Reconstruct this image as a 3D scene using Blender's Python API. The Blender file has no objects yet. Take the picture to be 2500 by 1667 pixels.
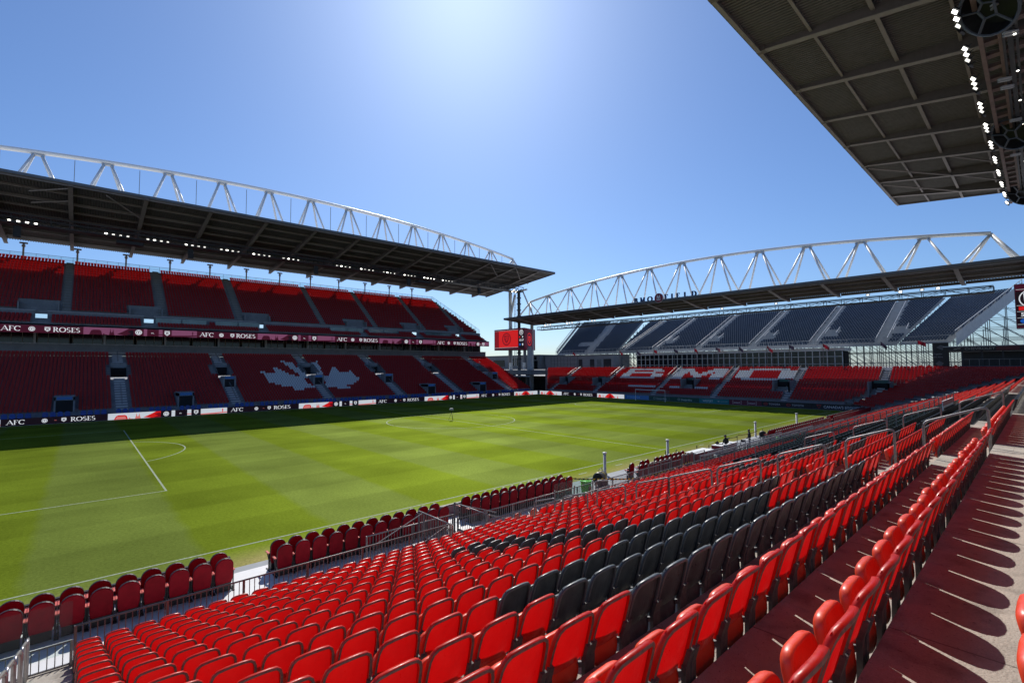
import bpy, math, random
from mathutils import Vector, Matrix
random.seed(7)
R = math.radians
PI = math.pi
SC = bpy.context.scene
COL = SC.collection

# ------------------------------------------------------------------ camera
CX, CY, CZ = 12.2185, -23.788, 7.748
YAW, PIT, ROL = 0.836358, 0.0523783, -0.0059090
cd = bpy.data.cameras.new("camera")
cam = bpy.data.objects.new("camera", cd)
COL.objects.link(cam)
cd.sensor_fit = 'HORIZONTAL'
cd.sensor_width = 36.0
cd.lens = 1165.64 / 2500 * 36
cd.clip_start = 0.05
cd.clip_end = 6000
fw = Vector((math.cos(PIT) * math.cos(YAW), math.cos(PIT) * math.sin(YAW), math.sin(PIT)))
rt = Vector((math.sin(YAW), -math.cos(YAW), 0))
up = rt.cross(fw)
c_, s_ = math.cos(ROL), math.sin(ROL)
r2 = c_ * rt + s_ * up
u2 = -s_ * rt + c_ * up
mw = Matrix((r2, u2, -fw)).transposed().to_4x4()
mw.translation = Vector((CX, CY, CZ))
cam.matrix_world = mw
SC.camera = cam

# ------------------------------------------------------------------ sky, sun
SUN = Vector((0.43699, 0.59570, 0.67393)).normalized()
SEL = math.asin(SUN.z)
SAZ = math.atan2(SUN.y, SUN.x)
w = bpy.data.worlds.new("World")
SC.world = w
w.use_nodes = True
nt = w.node_tree
nt.nodes.clear()
sky = nt.nodes.new('ShaderNodeTexSky')
sky.sky_type = 'NISHITA'
sky.sun_disc = False
sky.sun_elevation = SEL
sky.sun_rotation = PI / 2 - SAZ
sky.altitude = 0
sky.air_density = 1.0
sky.dust_density = 0.62
sky.ozone_density = 3.0
bg = nt.nodes.new('ShaderNodeBackground')
bg.inputs['Strength'].default_value = 0.083
wo = nt.nodes.new('ShaderNodeOutputWorld')
tint = nt.nodes.new('ShaderNodeVectorMath'); tint.operation = 'MULTIPLY'; tint.inputs[1].default_value = (0.84, 1.07, 1.40)
nt.links.new(sky.outputs[0], tint.inputs[0]); nt.links.new(tint.outputs[0], bg.inputs[0])
nt.links.new(bg.outputs[0], wo.inputs[0])
ld = bpy.data.lights.new("sun", 'SUN')
ld.energy = 4.6
ld.angle = R(0.5)
ld.color = (1.0, 0.96, 0.89)
sun = bpy.data.objects.new("sun", ld)
COL.objects.link(sun)
sun.rotation_euler = SUN.to_track_quat('Z', 'Y').to_euler()
sun.location = (60, 60, 90)
SC.view_settings.view_transform = 'Standard'
SC.view_settings.look = 'None'
SC.view_settings.exposure = 0.0
SC.view_settings.gamma = 1.0
SC.cycles.max_bounces = 6
SC.cycles.diffuse_bounces = 1
SC.cycles.glossy_bounces = 3
SC.cycles.transmission_bounces = 4
SC.cycles.transparent_max_bounces = 8
SC.cycles.sample_clamp_indirect = 4.0

# ------------------------------------------------------------------ materials
MATS = {}
def mat(name, col, rough=0.6, metal=0.0, noise=0.0, scale=3.0, emit=None, estr=0.0, spec=0.5,
        transl=0.0, tcol=None, vary=0.0, alpha=1.0, stretch=None, bump=0.0, bscale=40, coat=0.0):
    if name in MATS: return MATS[name]
    m = bpy.data.materials.new(name)
    m.use_nodes = True
    n = m.node_tree.nodes; l = m.node_tree.links
    b = n['Principled BSDF']; out = n['Material Output']
    b.inputs['Base Color'].default_value = (*col, 1)
    b.inputs['Roughness'].default_value = rough
    b.inputs['Metallic'].default_value = metal
    b.inputs['Specular IOR Level'].default_value = spec
    if coat: b.inputs['Coat Weight'].default_value = coat
    src = None
    if noise > 0:
        tc = n.new('ShaderNodeNewGeometry')
        mp = n.new('ShaderNodeMapping')
        if stretch: mp.inputs['Scale'].default_value = stretch
        l.new(tc.outputs['Position'], mp.inputs['Vector'])
        nz = n.new('ShaderNodeTexNoise'); nz.inputs['Scale'].default_value = scale
        nz.inputs['Detail'].default_value = 6; nz.inputs['Roughness'].default_value = 0.65
        l.new(mp.outputs[0], nz.inputs['Vector'])
        mr = n.new('ShaderNodeMapRange')
        mr.inputs['From Min'].default_value = 0.3; mr.inputs['From Max'].default_value = 0.7
        mr.inputs['To Min'].default_value = 1 - noise; mr.inputs['To Max'].default_value = 1 + noise
        l.new(nz.outputs['Fac'], mr.inputs['Value'])
        src = mr.outputs[0]
    if vary > 0:
        oi = n.new('ShaderNodeObjectInfo')
        mr = n.new('ShaderNodeMapRange')
        mr.inputs['To Min'].default_value = 1 - vary; mr.inputs['To Max'].default_value = 1 + vary
        l.new(oi.outputs['Random'], mr.inputs['Value'])
        if src is None: src = mr.outputs[0]
        else:
            mu = n.new('ShaderNodeMath'); mu.operation = 'MULTIPLY'
            l.new(src, mu.inputs[0]); l.new(mr.outputs[0], mu.inputs[1]); src = mu.outputs[0]
    if src is not None:
        mx = n.new('ShaderNodeVectorMath'); mx.operation = 'SCALE'
        mx.inputs[0].default_value = col
        l.new(src, mx.inputs['Scale'])
        l.new(mx.outputs[0], b.inputs['Base Color'])
    if bump > 0:
        nb = n.new('ShaderNodeTexNoise'); nb.inputs['Scale'].default_value = bscale
        gm = n.new('ShaderNodeNewGeometry'); l.new(gm.outputs['Position'], nb.inputs['Vector'])
        bp = n.new('ShaderNodeBump'); bp.inputs['Strength'].default_value = bump
        bp.inputs['Distance'].default_value = 0.02
        l.new(nb.outputs['Fac'], bp.inputs['Height']); l.new(bp.outputs[0], b.inputs['Normal'])
    if emit is not None:
        b.inputs['Emission Color'].default_value = (*emit, 1)
        b.inputs['Emission Strength'].default_value = estr
    last = b.outputs[0]
    if transl > 0:
        t = n.new('ShaderNodeBsdfTranslucent')
        t.inputs['Color'].default_value = (*(tcol or col), 1)
        ms = n.new('ShaderNodeMixShader'); ms.inputs[0].default_value = transl
        l.new(last, ms.inputs[1]); l.new(t.outputs[0], ms.inputs[2]); last = ms.outputs[0]
    if alpha < 1:
        t = n.new('ShaderNodeBsdfTransparent')
        t.inputs['Color'].default_value = (0.86, 0.95, 0.92, 1)
        ms = n.new('ShaderNodeMixShader'); ms.inputs[0].default_value = alpha
        l.new(t.outputs[0], ms.inputs[1]); l.new(last, ms.inputs[2]); last = ms.outputs[0]
    if last is not b.outputs[0]: l.new(last, out.inputs['Surface'])
    MATS[name] = m
    return m

SEAT_RED = mat('seat_red', (0.72, 0.020, 0.010), 0.34, noise=0.12, scale=9, transl=0.36, tcol=(0.74, 0.002, 0.004), vary=0.14, bump=.06, bscale=25)
PAN_RED = mat('pan_red', (0.84, 0.075, 0.028), 0.33, noise=0.08, scale=8, transl=0.10, tcol=(0.6, 0.0, 0.0), vary=0.10)
def scuff(m, amt=.5):
    n = m.node_tree.nodes; l = m.node_tree.links; b = n['Principled BSDF']
    src = b.inputs['Base Color'].links[0].from_socket
    g = n.new('ShaderNodeNewGeometry'); mp = n.new('ShaderNodeMapping'); mp.inputs['Scale'].default_value = (3, 3, 1.2); mp.inputs['Rotation'].default_value = (.3, .5, .2)
    l.new(g.outputs['Position'], mp.inputs['Vector'])
    t = n.new('ShaderNodeTexNoise'); t.inputs['Scale'].default_value = 9; t.inputs['Detail'].default_value = 8; t.inputs['Roughness'].default_value = .75; l.new(mp.outputs[0], t.inputs['Vector'])
    r = n.new('ShaderNodeMapRange'); r.inputs['From Min'].default_value = .60; r.inputs['From Max'].default_value = .74; r.inputs['To Max'].default_value = amt; l.new(t.outputs['Fac'], r.inputs['Value'])
    x = n.new('ShaderNodeMix'); x.data_type = 'RGBA'; l.new(r.outputs[0], x.inputs['Factor']); l.new(src, x.inputs[6]); x.inputs[7].default_value = (.45, .30, .27, 1)
    l.new(x.outputs[2], b.inputs['Base Color'])
    q = n.new('ShaderNodeMapRange'); q.inputs['From Min'].default_value = .35; q.inputs['From Max'].default_value = .7; q.inputs['To Min'].default_value = .26; q.inputs['To Max'].default_value = .55; l.new(t.outputs['Fac'], q.inputs['Value']); l.new(q.outputs[0], b.inputs['Roughness'])
scuff(SEAT_RED, .30); scuff(PAN_RED, .35)
SEAT_GREY = mat('seat_grey', (0.060, 0.070, 0.080), 0.42, noise=0.35, scale=10, vary=0.25, stretch=(1, 1, 0.35))
scuff(SEAT_GREY, .22)
RIM_WORN = mat('rim_worn', (0.20, 0.125, 0.115), 0.55, noise=0.35, scale=25)
RIM_GREY = mat('rim_grey', (0.13, 0.135, 0.15), 0.5, noise=0.3, scale=25)
LEG = mat('leg_metal', (0.10, 0.095, 0.095), 0.6, noise=0.35, scale=18)
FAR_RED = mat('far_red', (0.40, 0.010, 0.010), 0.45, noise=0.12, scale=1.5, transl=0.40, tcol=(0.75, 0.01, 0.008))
FAR_WHITE = mat('far_white', (0.78, 0.82, 0.86), 0.45, noise=0.05, scale=1.5, transl=0.35)
FAR_NAVY = mat('far_navy', (0.050, 0.078, 0.125), 0.45, noise=0.25, scale=0.6)
BLACK_SEAT = mat('black_seat', (0.02, 0.021, 0.023), 0.4, noise=0.3, scale=3)
CONC = mat('concrete', (0.42, 0.375, 0.32), 0.85, noise=0.22, scale=1.3, bump=0.35, bscale=60)
CONC_D = mat('concrete_grey', (0.22, 0.24, 0.26), 0.85, noise=0.15, scale=0.7)
CONC_L = mat('concrete_light', (0.50, 0.52, 0.54), 0.8, noise=0.12, scale=0.8)
STEEL = mat('painted_steel', (0.33, 0.29, 0.275), 0.55, noise=0.12, scale=2)
STEEL_D = mat('dark_steel', (0.035, 0.038, 0.045), 0.5, noise=0.2, scale=2)
GALV = mat('galvanised', (0.24, 0.235, 0.24), 0.5, metal=0.5, noise=0.25, scale=12)
CHROME = mat('brushed_rail', (0.42, 0.40, 0.42), 0.35, metal=0.8, noise=0.15, scale=10)
WHITE_ST = mat('white_steel', (0.86, 0.86, 0.84), 0.38, noise=0.04, scale=2)
WHITE = mat('white_panel', (0.80, 0.80, 0.80), 0.5, noise=0.05, scale=2)
BLACK = mat('black', (0.012, 0.012, 0.014), 0.5, noise=0.2, scale=4)
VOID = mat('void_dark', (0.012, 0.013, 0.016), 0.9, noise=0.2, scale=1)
GLASS = mat('clear_glass', (0.30, 0.36, 0.36), 0.05, spec=0.4, alpha=0.12)
SUITE = mat('suite_glass', (0.010, 0.014, 0.017), 0.12, spec=0.45, noise=0.6, scale=0.15)
PADRED = mat('padded_red', (0.29, 0.005, 0.014), 0.5, noise=0.2, scale=5, vary=0.15, spec=0.12)
PADBLUE = mat('padded_blue', (0.016, 0.085, 0.36), 0.45, noise=0.1, scale=5, vary=0.12)
ORANGE = mat('arm_pink', (0.72, 0.16, 0.13), 0.4, noise=0.05, scale=5)
LIT = mat('lit_lamp', (0.9, 0.9, 0.85), 0.3, emit=(1.0, 0.97, 0.86), estr=6)
LIT_MID = mat('lit_lamp_mid', (0.8, 0.8, 0.75), 0.3, emit=(1.0, 0.97, 0.88), estr=1.3)
LIT_OFF = mat('lamp_glass', (0.55, 0.56, 0.56), 0.15, metal=0.4, noise=0.1, scale=5)

def emat(name, col, s):
    return mat(name, (col[0] * .3, col[1] * .3, col[2] * .3), 0.6, emit=col, estr=s)
E_BLK = emat('screen_black', (0.018, 0.004, 0.010), 0.25)
E_WHT = emat('screen_white', (0.72, 0.77, 0.82), 0.72)
E_TXT = emat('screen_text', (0.75, 0.78, 0.82), 0.85)
E_RED = emat('screen_red', (0.72, 0.01, 0.008), 0.75)
E_PNK = emat('screen_pink', (0.80, 0.22, 0.20), 0.7)
E_MAU = emat('screen_mauve', (0.33, 0.10, 0.20), 0.5)
E_MAR = emat('screen_maroon', (0.10, 0.004, 0.022), 0.4)
E_DRD = emat('screen_deep_red', (0.25, 0.0, 0.004), 0.7)
E_BLU = emat('screen_blue', (0.01, 0.12, 0.60), 0.6)


def weather(m, stain=.35, joints=True):
    """add stains, specks and slab joints to a plain noise material"""
    n = m.node_tree.nodes; l = m.node_tree.links; b = n['Principled BSDF']
    src = b.inputs['Base Color'].links[0].from_socket
    g = n.new('ShaderNodeNewGeometry')
    def ns(scale, lo, hi, a, z, det=5, vec=None):
        t = n.new('ShaderNodeTexNoise'); t.inputs['Scale'].default_value = scale; t.inputs['Detail'].default_value = det; l.new(g.outputs['Position'], t.inputs['Vector'])
        r = n.new('ShaderNodeMapRange'); r.inputs['From Min'].default_value = lo; r.inputs['From Max'].default_value = hi; r.inputs['To Min'].default_value = a; r.inputs['To Max'].default_value = z
        l.new(t.outputs['Fac'], r.inputs['Value']); return r.outputs[0]
    fs = [ns(4.5, .52, .70, 1.0, 1 - stain), ns(42, .66, .72, 1.0, .55, 2), ns(110, .3, .7, .88, 1.12, 2)]
    if joints:
        sp = n.new('ShaderNodeSeparateXYZ'); l.new(g.outputs['Position'], sp.inputs[0])
        fr = n.new('ShaderNodeMath'); fr.operation = 'PINGPONG'; fr.inputs[1].default_value = 1.35; l.new(sp.outputs['X'], fr.inputs[0])
        lt = n.new('ShaderNodeMapRange'); lt.inputs['From Min'].default_value = 0.0; lt.inputs['From Max'].default_value = 0.012; lt.inputs['To Min'].default_value = .35; lt.inputs['To Max'].default_value = 1; l.new(fr.outputs[0], lt.inputs['Value'])
        fs.append(lt.outputs[0])
    for f in fs:
        v = n.new('ShaderNodeVectorMath'); v.operation = 'SCALE'; l.new(src, v.inputs[0]); l.new(f, v.inputs['Scale']); src = v.outputs[0]
    l.new(src, b.inputs['Base Color'])
weather(CONC)
weather(CONC_D, .25, False)

# ------------------------------------------------------------------ mesh helpers
class MB:
    def __init__(s): s.v = []; s.f = []; s.m = []
    def add(s, vs, fs, m=0):
        o = len(s.v); s.v += [tuple(p) for p in vs]
        for f in fs: s.f.append(tuple(o + i for i in f)); s.m.append(m)
    def quad(s, a, b, c, d, m=0): s.add([a, b, c, d], [(0, 1, 2, 3)], m)
    def box(s, x0, y0, z0, x1, y1, z1, m=0):
        s.add([(x0, y0, z0), (x1, y0, z0), (x1, y1, z0), (x0, y1, z0), (x0, y0, z1), (x1, y0, z1), (x1, y1, z1), (x0, y1, z1)],
              [(0, 3, 2, 1), (4, 5, 6, 7), (0, 1, 5, 4), (1, 2, 6, 5), (2, 3, 7, 6), (3, 0, 4, 7)], m)
    def bar(s, p, q, w, h=None, m=0):
        p = Vector(p); q = Vector(q); h = h or w
        d = (q - p).normalized()
        a = Vector((0, 0, 1)) if abs(d.z) < 0.95 else Vector((1, 0, 0))
        x = d.cross(a).normalized() * (w / 2); y = x.cross(d).normalized() * (h / 2)
        vs = [p - x - y, p + x - y, p + x + y, p - x + y, q - x - y, q + x - y, q + x + y, q - x + y]
        s.add(vs, [(0, 3, 2, 1), (4, 5, 6, 7), (0, 1, 5, 4), (1, 2, 6, 5), (2, 3, 7, 6), (3, 0, 4, 7)], m)
    def tube(s, pts, r, n=8, m=0, rr=None):
        pts = [Vector(p) for p in pts]; rings = []
        for i, p in enumerate(pts):
            d = (pts[min(i + 1, len(pts) - 1)] - pts[max(i - 1, 0)]).normalized()
            a = Vector((0, 0, 1)) if abs(d.z) < 0.95 else Vector((1, 0, 0))
            x = d.cross(a).normalized(); y = x.cross(d).normalized()
            q = rr[i] if rr else r
            rings.append([p + (x * math.cos(2 * PI * k / n) + y * math.sin(2 * PI * k / n)) * q for k in range(n)])
        vs = [v for g in rings for v in g]; fs = []
        for i in range(len(pts) - 1):
            for k in range(n):
                fs.append((i * n + k, i * n + (k + 1) % n, (i + 1) * n + (k + 1) % n, (i + 1) * n + k))
        fs.append(tuple(range(n - 1, -1, -1))); fs.append(tuple((len(pts) - 1) * n + k for k in range(n)))
        s.add(vs, fs, m)
    def prism(s, poly, fn, d0, d1, m=0):
        n = len(poly)
        vs = [fn(a, b, d0) for a, b in poly] + [fn(a, b, d1) for a, b in poly]
        fs = [tuple(range(n - 1, -1, -1)), tuple(range(n, 2 * n))] + [(i, (i + 1) % n, n + (i + 1) % n, n + i) for i in range(n)]
        s.add(vs, fs, m)
    def lathe(s, c, prof, n=16, m=0, axis='z'):
        vs = []; fs = []
        for (r, z) in prof:
            for k in range(n):
                a = 2 * PI * k / n
                if axis == 'z': vs.append((c[0] + r * math.cos(a), c[1] + r * math.sin(a), c[2] + z))
                elif axis == 'x': vs.append((c[0] + z, c[1] + r * math.cos(a), c[2] + r * math.sin(a)))
                else: vs.append((c[0] + r * math.cos(a), c[1] + z, c[2] + r * math.sin(a)))
        for i in range(len(prof) - 1):
            for k in range(n): fs.append((i * n + k, i * n + (k + 1) % n, (i + 1) * n + (k + 1) % n, (i + 1) * n + k))
        fs.append(tuple(range(n))); fs.append(tuple((len(prof) - 1) * n + k for k in range(n)))
        s.add(vs, fs, m)
    def mesh(s, name, mats, smooth=False):
        me = bpy.data.meshes.new(name)
        me.from_pydata(s.v, [], s.f)
        for x in (mats if isinstance(mats, (list, tuple)) else [mats]): me.materials.append(x)
        me.polygons.foreach_set('material_index', s.m)
        if smooth: me.polygons.foreach_set('use_smooth', [True] * len(s.f))
        me.update()
        return me
    def build(s, name, mats, parent=None, smooth=False, loc=None, label=None, local=False):
        o = bpy.data.objects.new(name, s.mesh(name, mats, smooth))
        COL.objects.link(o)
        if parent is not None:
            o.parent = parent
            l = (0, 0, 0) if local else world_loc(parent)
            o.location = (-l[0], -l[1], -l[2])
        if label: o['label'] = label
        return o

WL = {}
def world_loc(o):
    x = y = z = 0.0
    while o is not None:
        x += o.location[0]; y += o.location[1]; z += o.location[2]; o = o.parent
    return (x, y, z)
def thing(name, label, cat, loc=(0, 0, 0), group=None):
    o = bpy.data.objects.new(name, None); COL.objects.link(o)
    o.location = loc; o.empty_display_size = 0.2
    o['label'] = label; o['category'] = cat
    if group: o['group'] = group
    return o
def tag(o, label, cat, group=None, kind=None):
    o['label'] = label; o['category'] = cat
    if group: o['group'] = group
    if kind: o['kind'] = kind
    return o
def struct(o, label=None):
    o['kind'] = 'structure'
    if label: o['label'] = label
    return o
def dup(root, loc, label, group=None):
    r = root.copy(); COL.objects.link(r); r.location = loc; r['label'] = label
    if group: r['group'] = group
    for ch in list(root.children):
        c = ch.copy(); COL.objects.link(c); c.parent = r
        for g in ch.children:
            d = g.copy(); COL.objects.link(d); d.parent = c
    return r
ORD = ['zeroth', 'first', 'second', 'third', 'fourth', 'fifth', 'sixth', 'seventh', 'eighth', 'ninth', 'tenth', '11th', '12th', '13th']
def nth(i):
    if i < len(ORD): return ORD[i]
    if i % 10 == 1 and i != 11: return f'{i}st'
    if i % 10 == 2 and i != 12: return f'{i}nd'
    if i % 10 == 3 and i != 13: return f'{i}rd'
    return f'{i}th'

# lettering: strokes -> polygons (serif) and font -> polygons (sans)
def arc(cx, cy, rx, ry, a0, a1, n=12):
    return [(cx + rx * math.cos(R(a0 + (a1 - a0) * i / n)), cy + ry * math.sin(R(a0 + (a1 - a0) * i / n))) for i in range(n + 1)]
GL = {
 'A': (0.86, [([(0.02, 0), (0.42, 1)], .35), ([(0.42, 1), (0.82, 0)], 1), ([(0.2, .34), (0.66, .34)], 1)], [(0.02, 0), (0.82, 0)]),
 'F': (0.62, [([(0.16, 0), (0.16, 1)], 1), ([(0.16, .97), (0.58, .97)], 1), ([(0.58, .97), (0.58, .8)], .4), ([(0.16, .52), (0.46, .52)], 1)], [(0.16, 0), (0.1, 1)]),
 'C': (0.86, [(arc(.47, .5, .40, .48, 45, 315, 20), 1), ([(0.8, .98), (0.8, .74)], .3)], []),
 'R': (0.78, [([(0.16, 0), (0.16, 1)], 1), ([(0.16, .97), (0.36, .97)], 1), (arc(.36, .74, .22, .23, 90, -90, 8), 1), ([(0.16, .51), (0.36, .51)], 1), ([(0.36, .5), (0.72, 0)], 1)], [(0.16, 0), (0.74, 0), (0.1, 1)]),
 'O': (0.98, [(arc(.49, .5, .42, .48, 0, 360, 28), 1)], []),
 'S': (0.60, [(arc(.29, .73, .20, .24, 40, 250, 10) + arc(.29, .26, .22, .25, 75, -140, 10), .8)], []),
 'E': (0.64, [([(0.16, 0), (0.16, 1)], 1), ([(0.16, .97), (0.56, .97)], 1), ([(0.56, .97), (0.56, .8)], .4), ([(0.16, .52), (0.46, .52)], 1), ([(0.16, .03), (0.58, .03)], 1), ([(0.58, .03), (0.58, .22)], .4)], [(0.1, 0), (0.1, 1)]),
 'B': (0.74, [([(0.16, 0), (0.16, 1)], 1), (arc(.36, .75, .21, .22, 90, -90, 8), 1), (arc(.38, .27, .24, .24, 90, -90, 8), 1), ([(0.16, .97), (0.38, .97)], 1), ([(0.16, .51), (0.38, .51)], 1), ([(0.16, .03), (0.38, .03)], 1)], [(0.1, 0), (0.1, 1)]),
 'M': (1.0, [([(0.12, 0), (0.16, 1)], .5), ([(0.16, 1), (0.48, .05)], 1), ([(0.48, .05), (0.82, 1)], .5), ([(0.82, 1), (0.84, 0)], 1)], [(0.12, 0), (0.84, 0), (.1, 1), (.88, 1)]),
 'I': (0.36, [([(0.18, 0), (0.18, 1)], 1)], [(0.18, 0), (0.18, 1)]),
 'L': (0.64, [([(0.18, 0), (0.18, 1)], 1), ([(0.18, .03), (0.58, .03)], 1), ([(0.58, .03), (0.58, .24)], .4)], [(0.12, 0), (0.18, 1)]),
 'D': (0.86, [([(0.16, 0), (0.16, 1)], 1), (arc(.36, .5, .40, .47, 90, -90, 14), 1), ([(0.16, .97), (0.37, .97)], 1), ([(0.16, .03), (0.37, .03)], 1)], [(0.1, 0), (0.1, 1)]),
 ' ': (0.5, [], []),
}
def stroke(poly, wfn):
    out = []
    for i in range(len(poly) - 1):
        (x0, y0), (x1, y1) = poly[i], poly[i + 1]
        dx, dy = x1 - x0, y1 - y0; L = math.hypot(dx, dy) or 1e-6
        w_ = wfn(dx / L, dy / L) / 2; nx, ny = -dy / L * w_, dx / L * w_
        ex, ey = dx / L * w_ * .3, dy / L * w_ * .3
        out.append([(x0 - nx - ex, y0 - ny - ey), (x1 - nx + ex, y1 - ny + ey), (x1 + nx + ex, y1 + ny + ey), (x0 + nx - ex, y0 + ny - ey)])
    return out
def serif(txt, h, thick=.15, thin=.055, sp=.06, xs=1.0):
    x = 0; out = []
    for ch in txt:
        wd, strokes, ser = GL[ch]
        for pts, k in strokes:
            for q in stroke(pts, lambda a, b: (thin + (thick - thin) * abs(b)) * (k if abs(b) > .4 else 1)):
                out.append([((x + a) * h * xs, b * h) for a, b in q])
        for a, b in ser:
            yy = 0 if b < .5 else 1 - thin
            out.append([((x + a - .13) * h * xs, yy * h), ((x + a + .13) * h * xs, yy * h), ((x + a + .13) * h * xs, (yy + thin) * h), ((x + a - .13) * h * xs, (yy + thin) * h)])
        x += wd + sp
    return out, x * h * xs
_fc = {}
def sans(txt, h, bold=0.0):
    key = (txt, bold)
    if key not in _fc:
        cu = bpy.data.curves.new('t', 'FONT'); cu.body = txt; cu.size = 1; cu.offset = bold; cu.resolution_u = 3
        ob = bpy.data.objects.new('t', cu); COL.objects.link(ob)
        bpy.context.view_layer.update()
        me = bpy.data.meshes.new_from_object(ob.evaluated_get(bpy.context.evaluated_depsgraph_get()))
        vs = [tuple(v.co[:2]) for v in me.vertices]; fs = [list(p.vertices) for p in me.polygons]
        bpy.data.objects.remove(ob); bpy.data.curves.remove(cu); bpy.data.meshes.remove(me)
        _fc[key] = [[vs[i] for i in f] for f in fs]
    polys = _fc[key]
    xs = [a for p in polys for a, b in p]; x0 = min(xs); k = h / 0.72
    return [[((a - x0) * k, b * k) for a, b in p] for p in polys], (max(xs) - x0) * k
def disc(cx, cy, r, n=20, ry=None): return [(cx + r * math.cos(2 * PI * i / n), cy + (ry or r) * math.sin(2 * PI * i / n)) for i in range(n)]
def ring(cx, cy, r, w_, n=20, ry=None):
    ry = ry or r; out = []
    for i in range(n):
        a0, a1 = 2 * PI * i / n, 2 * PI * (i + 1) / n
        out.append([(cx + r * math.cos(a0), cy + ry * math.sin(a0)), (cx + r * math.cos(a1), cy + ry * math.sin(a1)),
                    (cx + (r - w_) * math.cos(a1), cy + (ry - w_) * math.sin(a1)), (cx + (r - w_) * math.cos(a0), cy + (ry - w_) * math.sin(a0))])
    return out
class Face2:
    """a flat face in the world: origin o, axes u, v; n = outward"""
    def __init__(s, mb, o, u, v):
        s.mb = mb; s.o = Vector(o); s.u = Vector(u); s.v = Vector(v); s.n = s.u.cross(s.v).normalized()
    def poly(s, p, lift, m):
        o = s.o + s.n * lift
        s.mb.add([o + s.u * a + s.v * b for a, b in p], [tuple(range(len(p)))], m)
    def polys(s, ps, dx, dy, lift, m):
        for p in ps: s.poly([(a + dx, b + dy) for a, b in p], lift, m)
    def rect(s, x0, y0, x1, y1, lift, m): s.poly([(x0, y0), (x1, y0), (x1, y1), (x0, y1)], lift, m)

# ================================================================== ground and pitch
def seatz(i): return 0.00205658 * i * i - 0.329789 * i + 6.52074      # top of a seat back in row i (0 = row by the camera)
def rowy(i): return -23.1 + 0.86 * i
def nose(i): return rowy(i) + 0.06
def floorz(i): return seatz(i) - 0.82

mb = MB(); mb.quad((-3000, -3000, -0.12), (3000, -3000, -0.12), (3000, 3000, -0.12), (-3000, 3000, -0.12))
struct(mb.build('ground', mat('earth_ground', (0.28, 0.27, 0.25), 0.9, noise=0.3, scale=0.05)), 'flat paved ground around the stadium')

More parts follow.
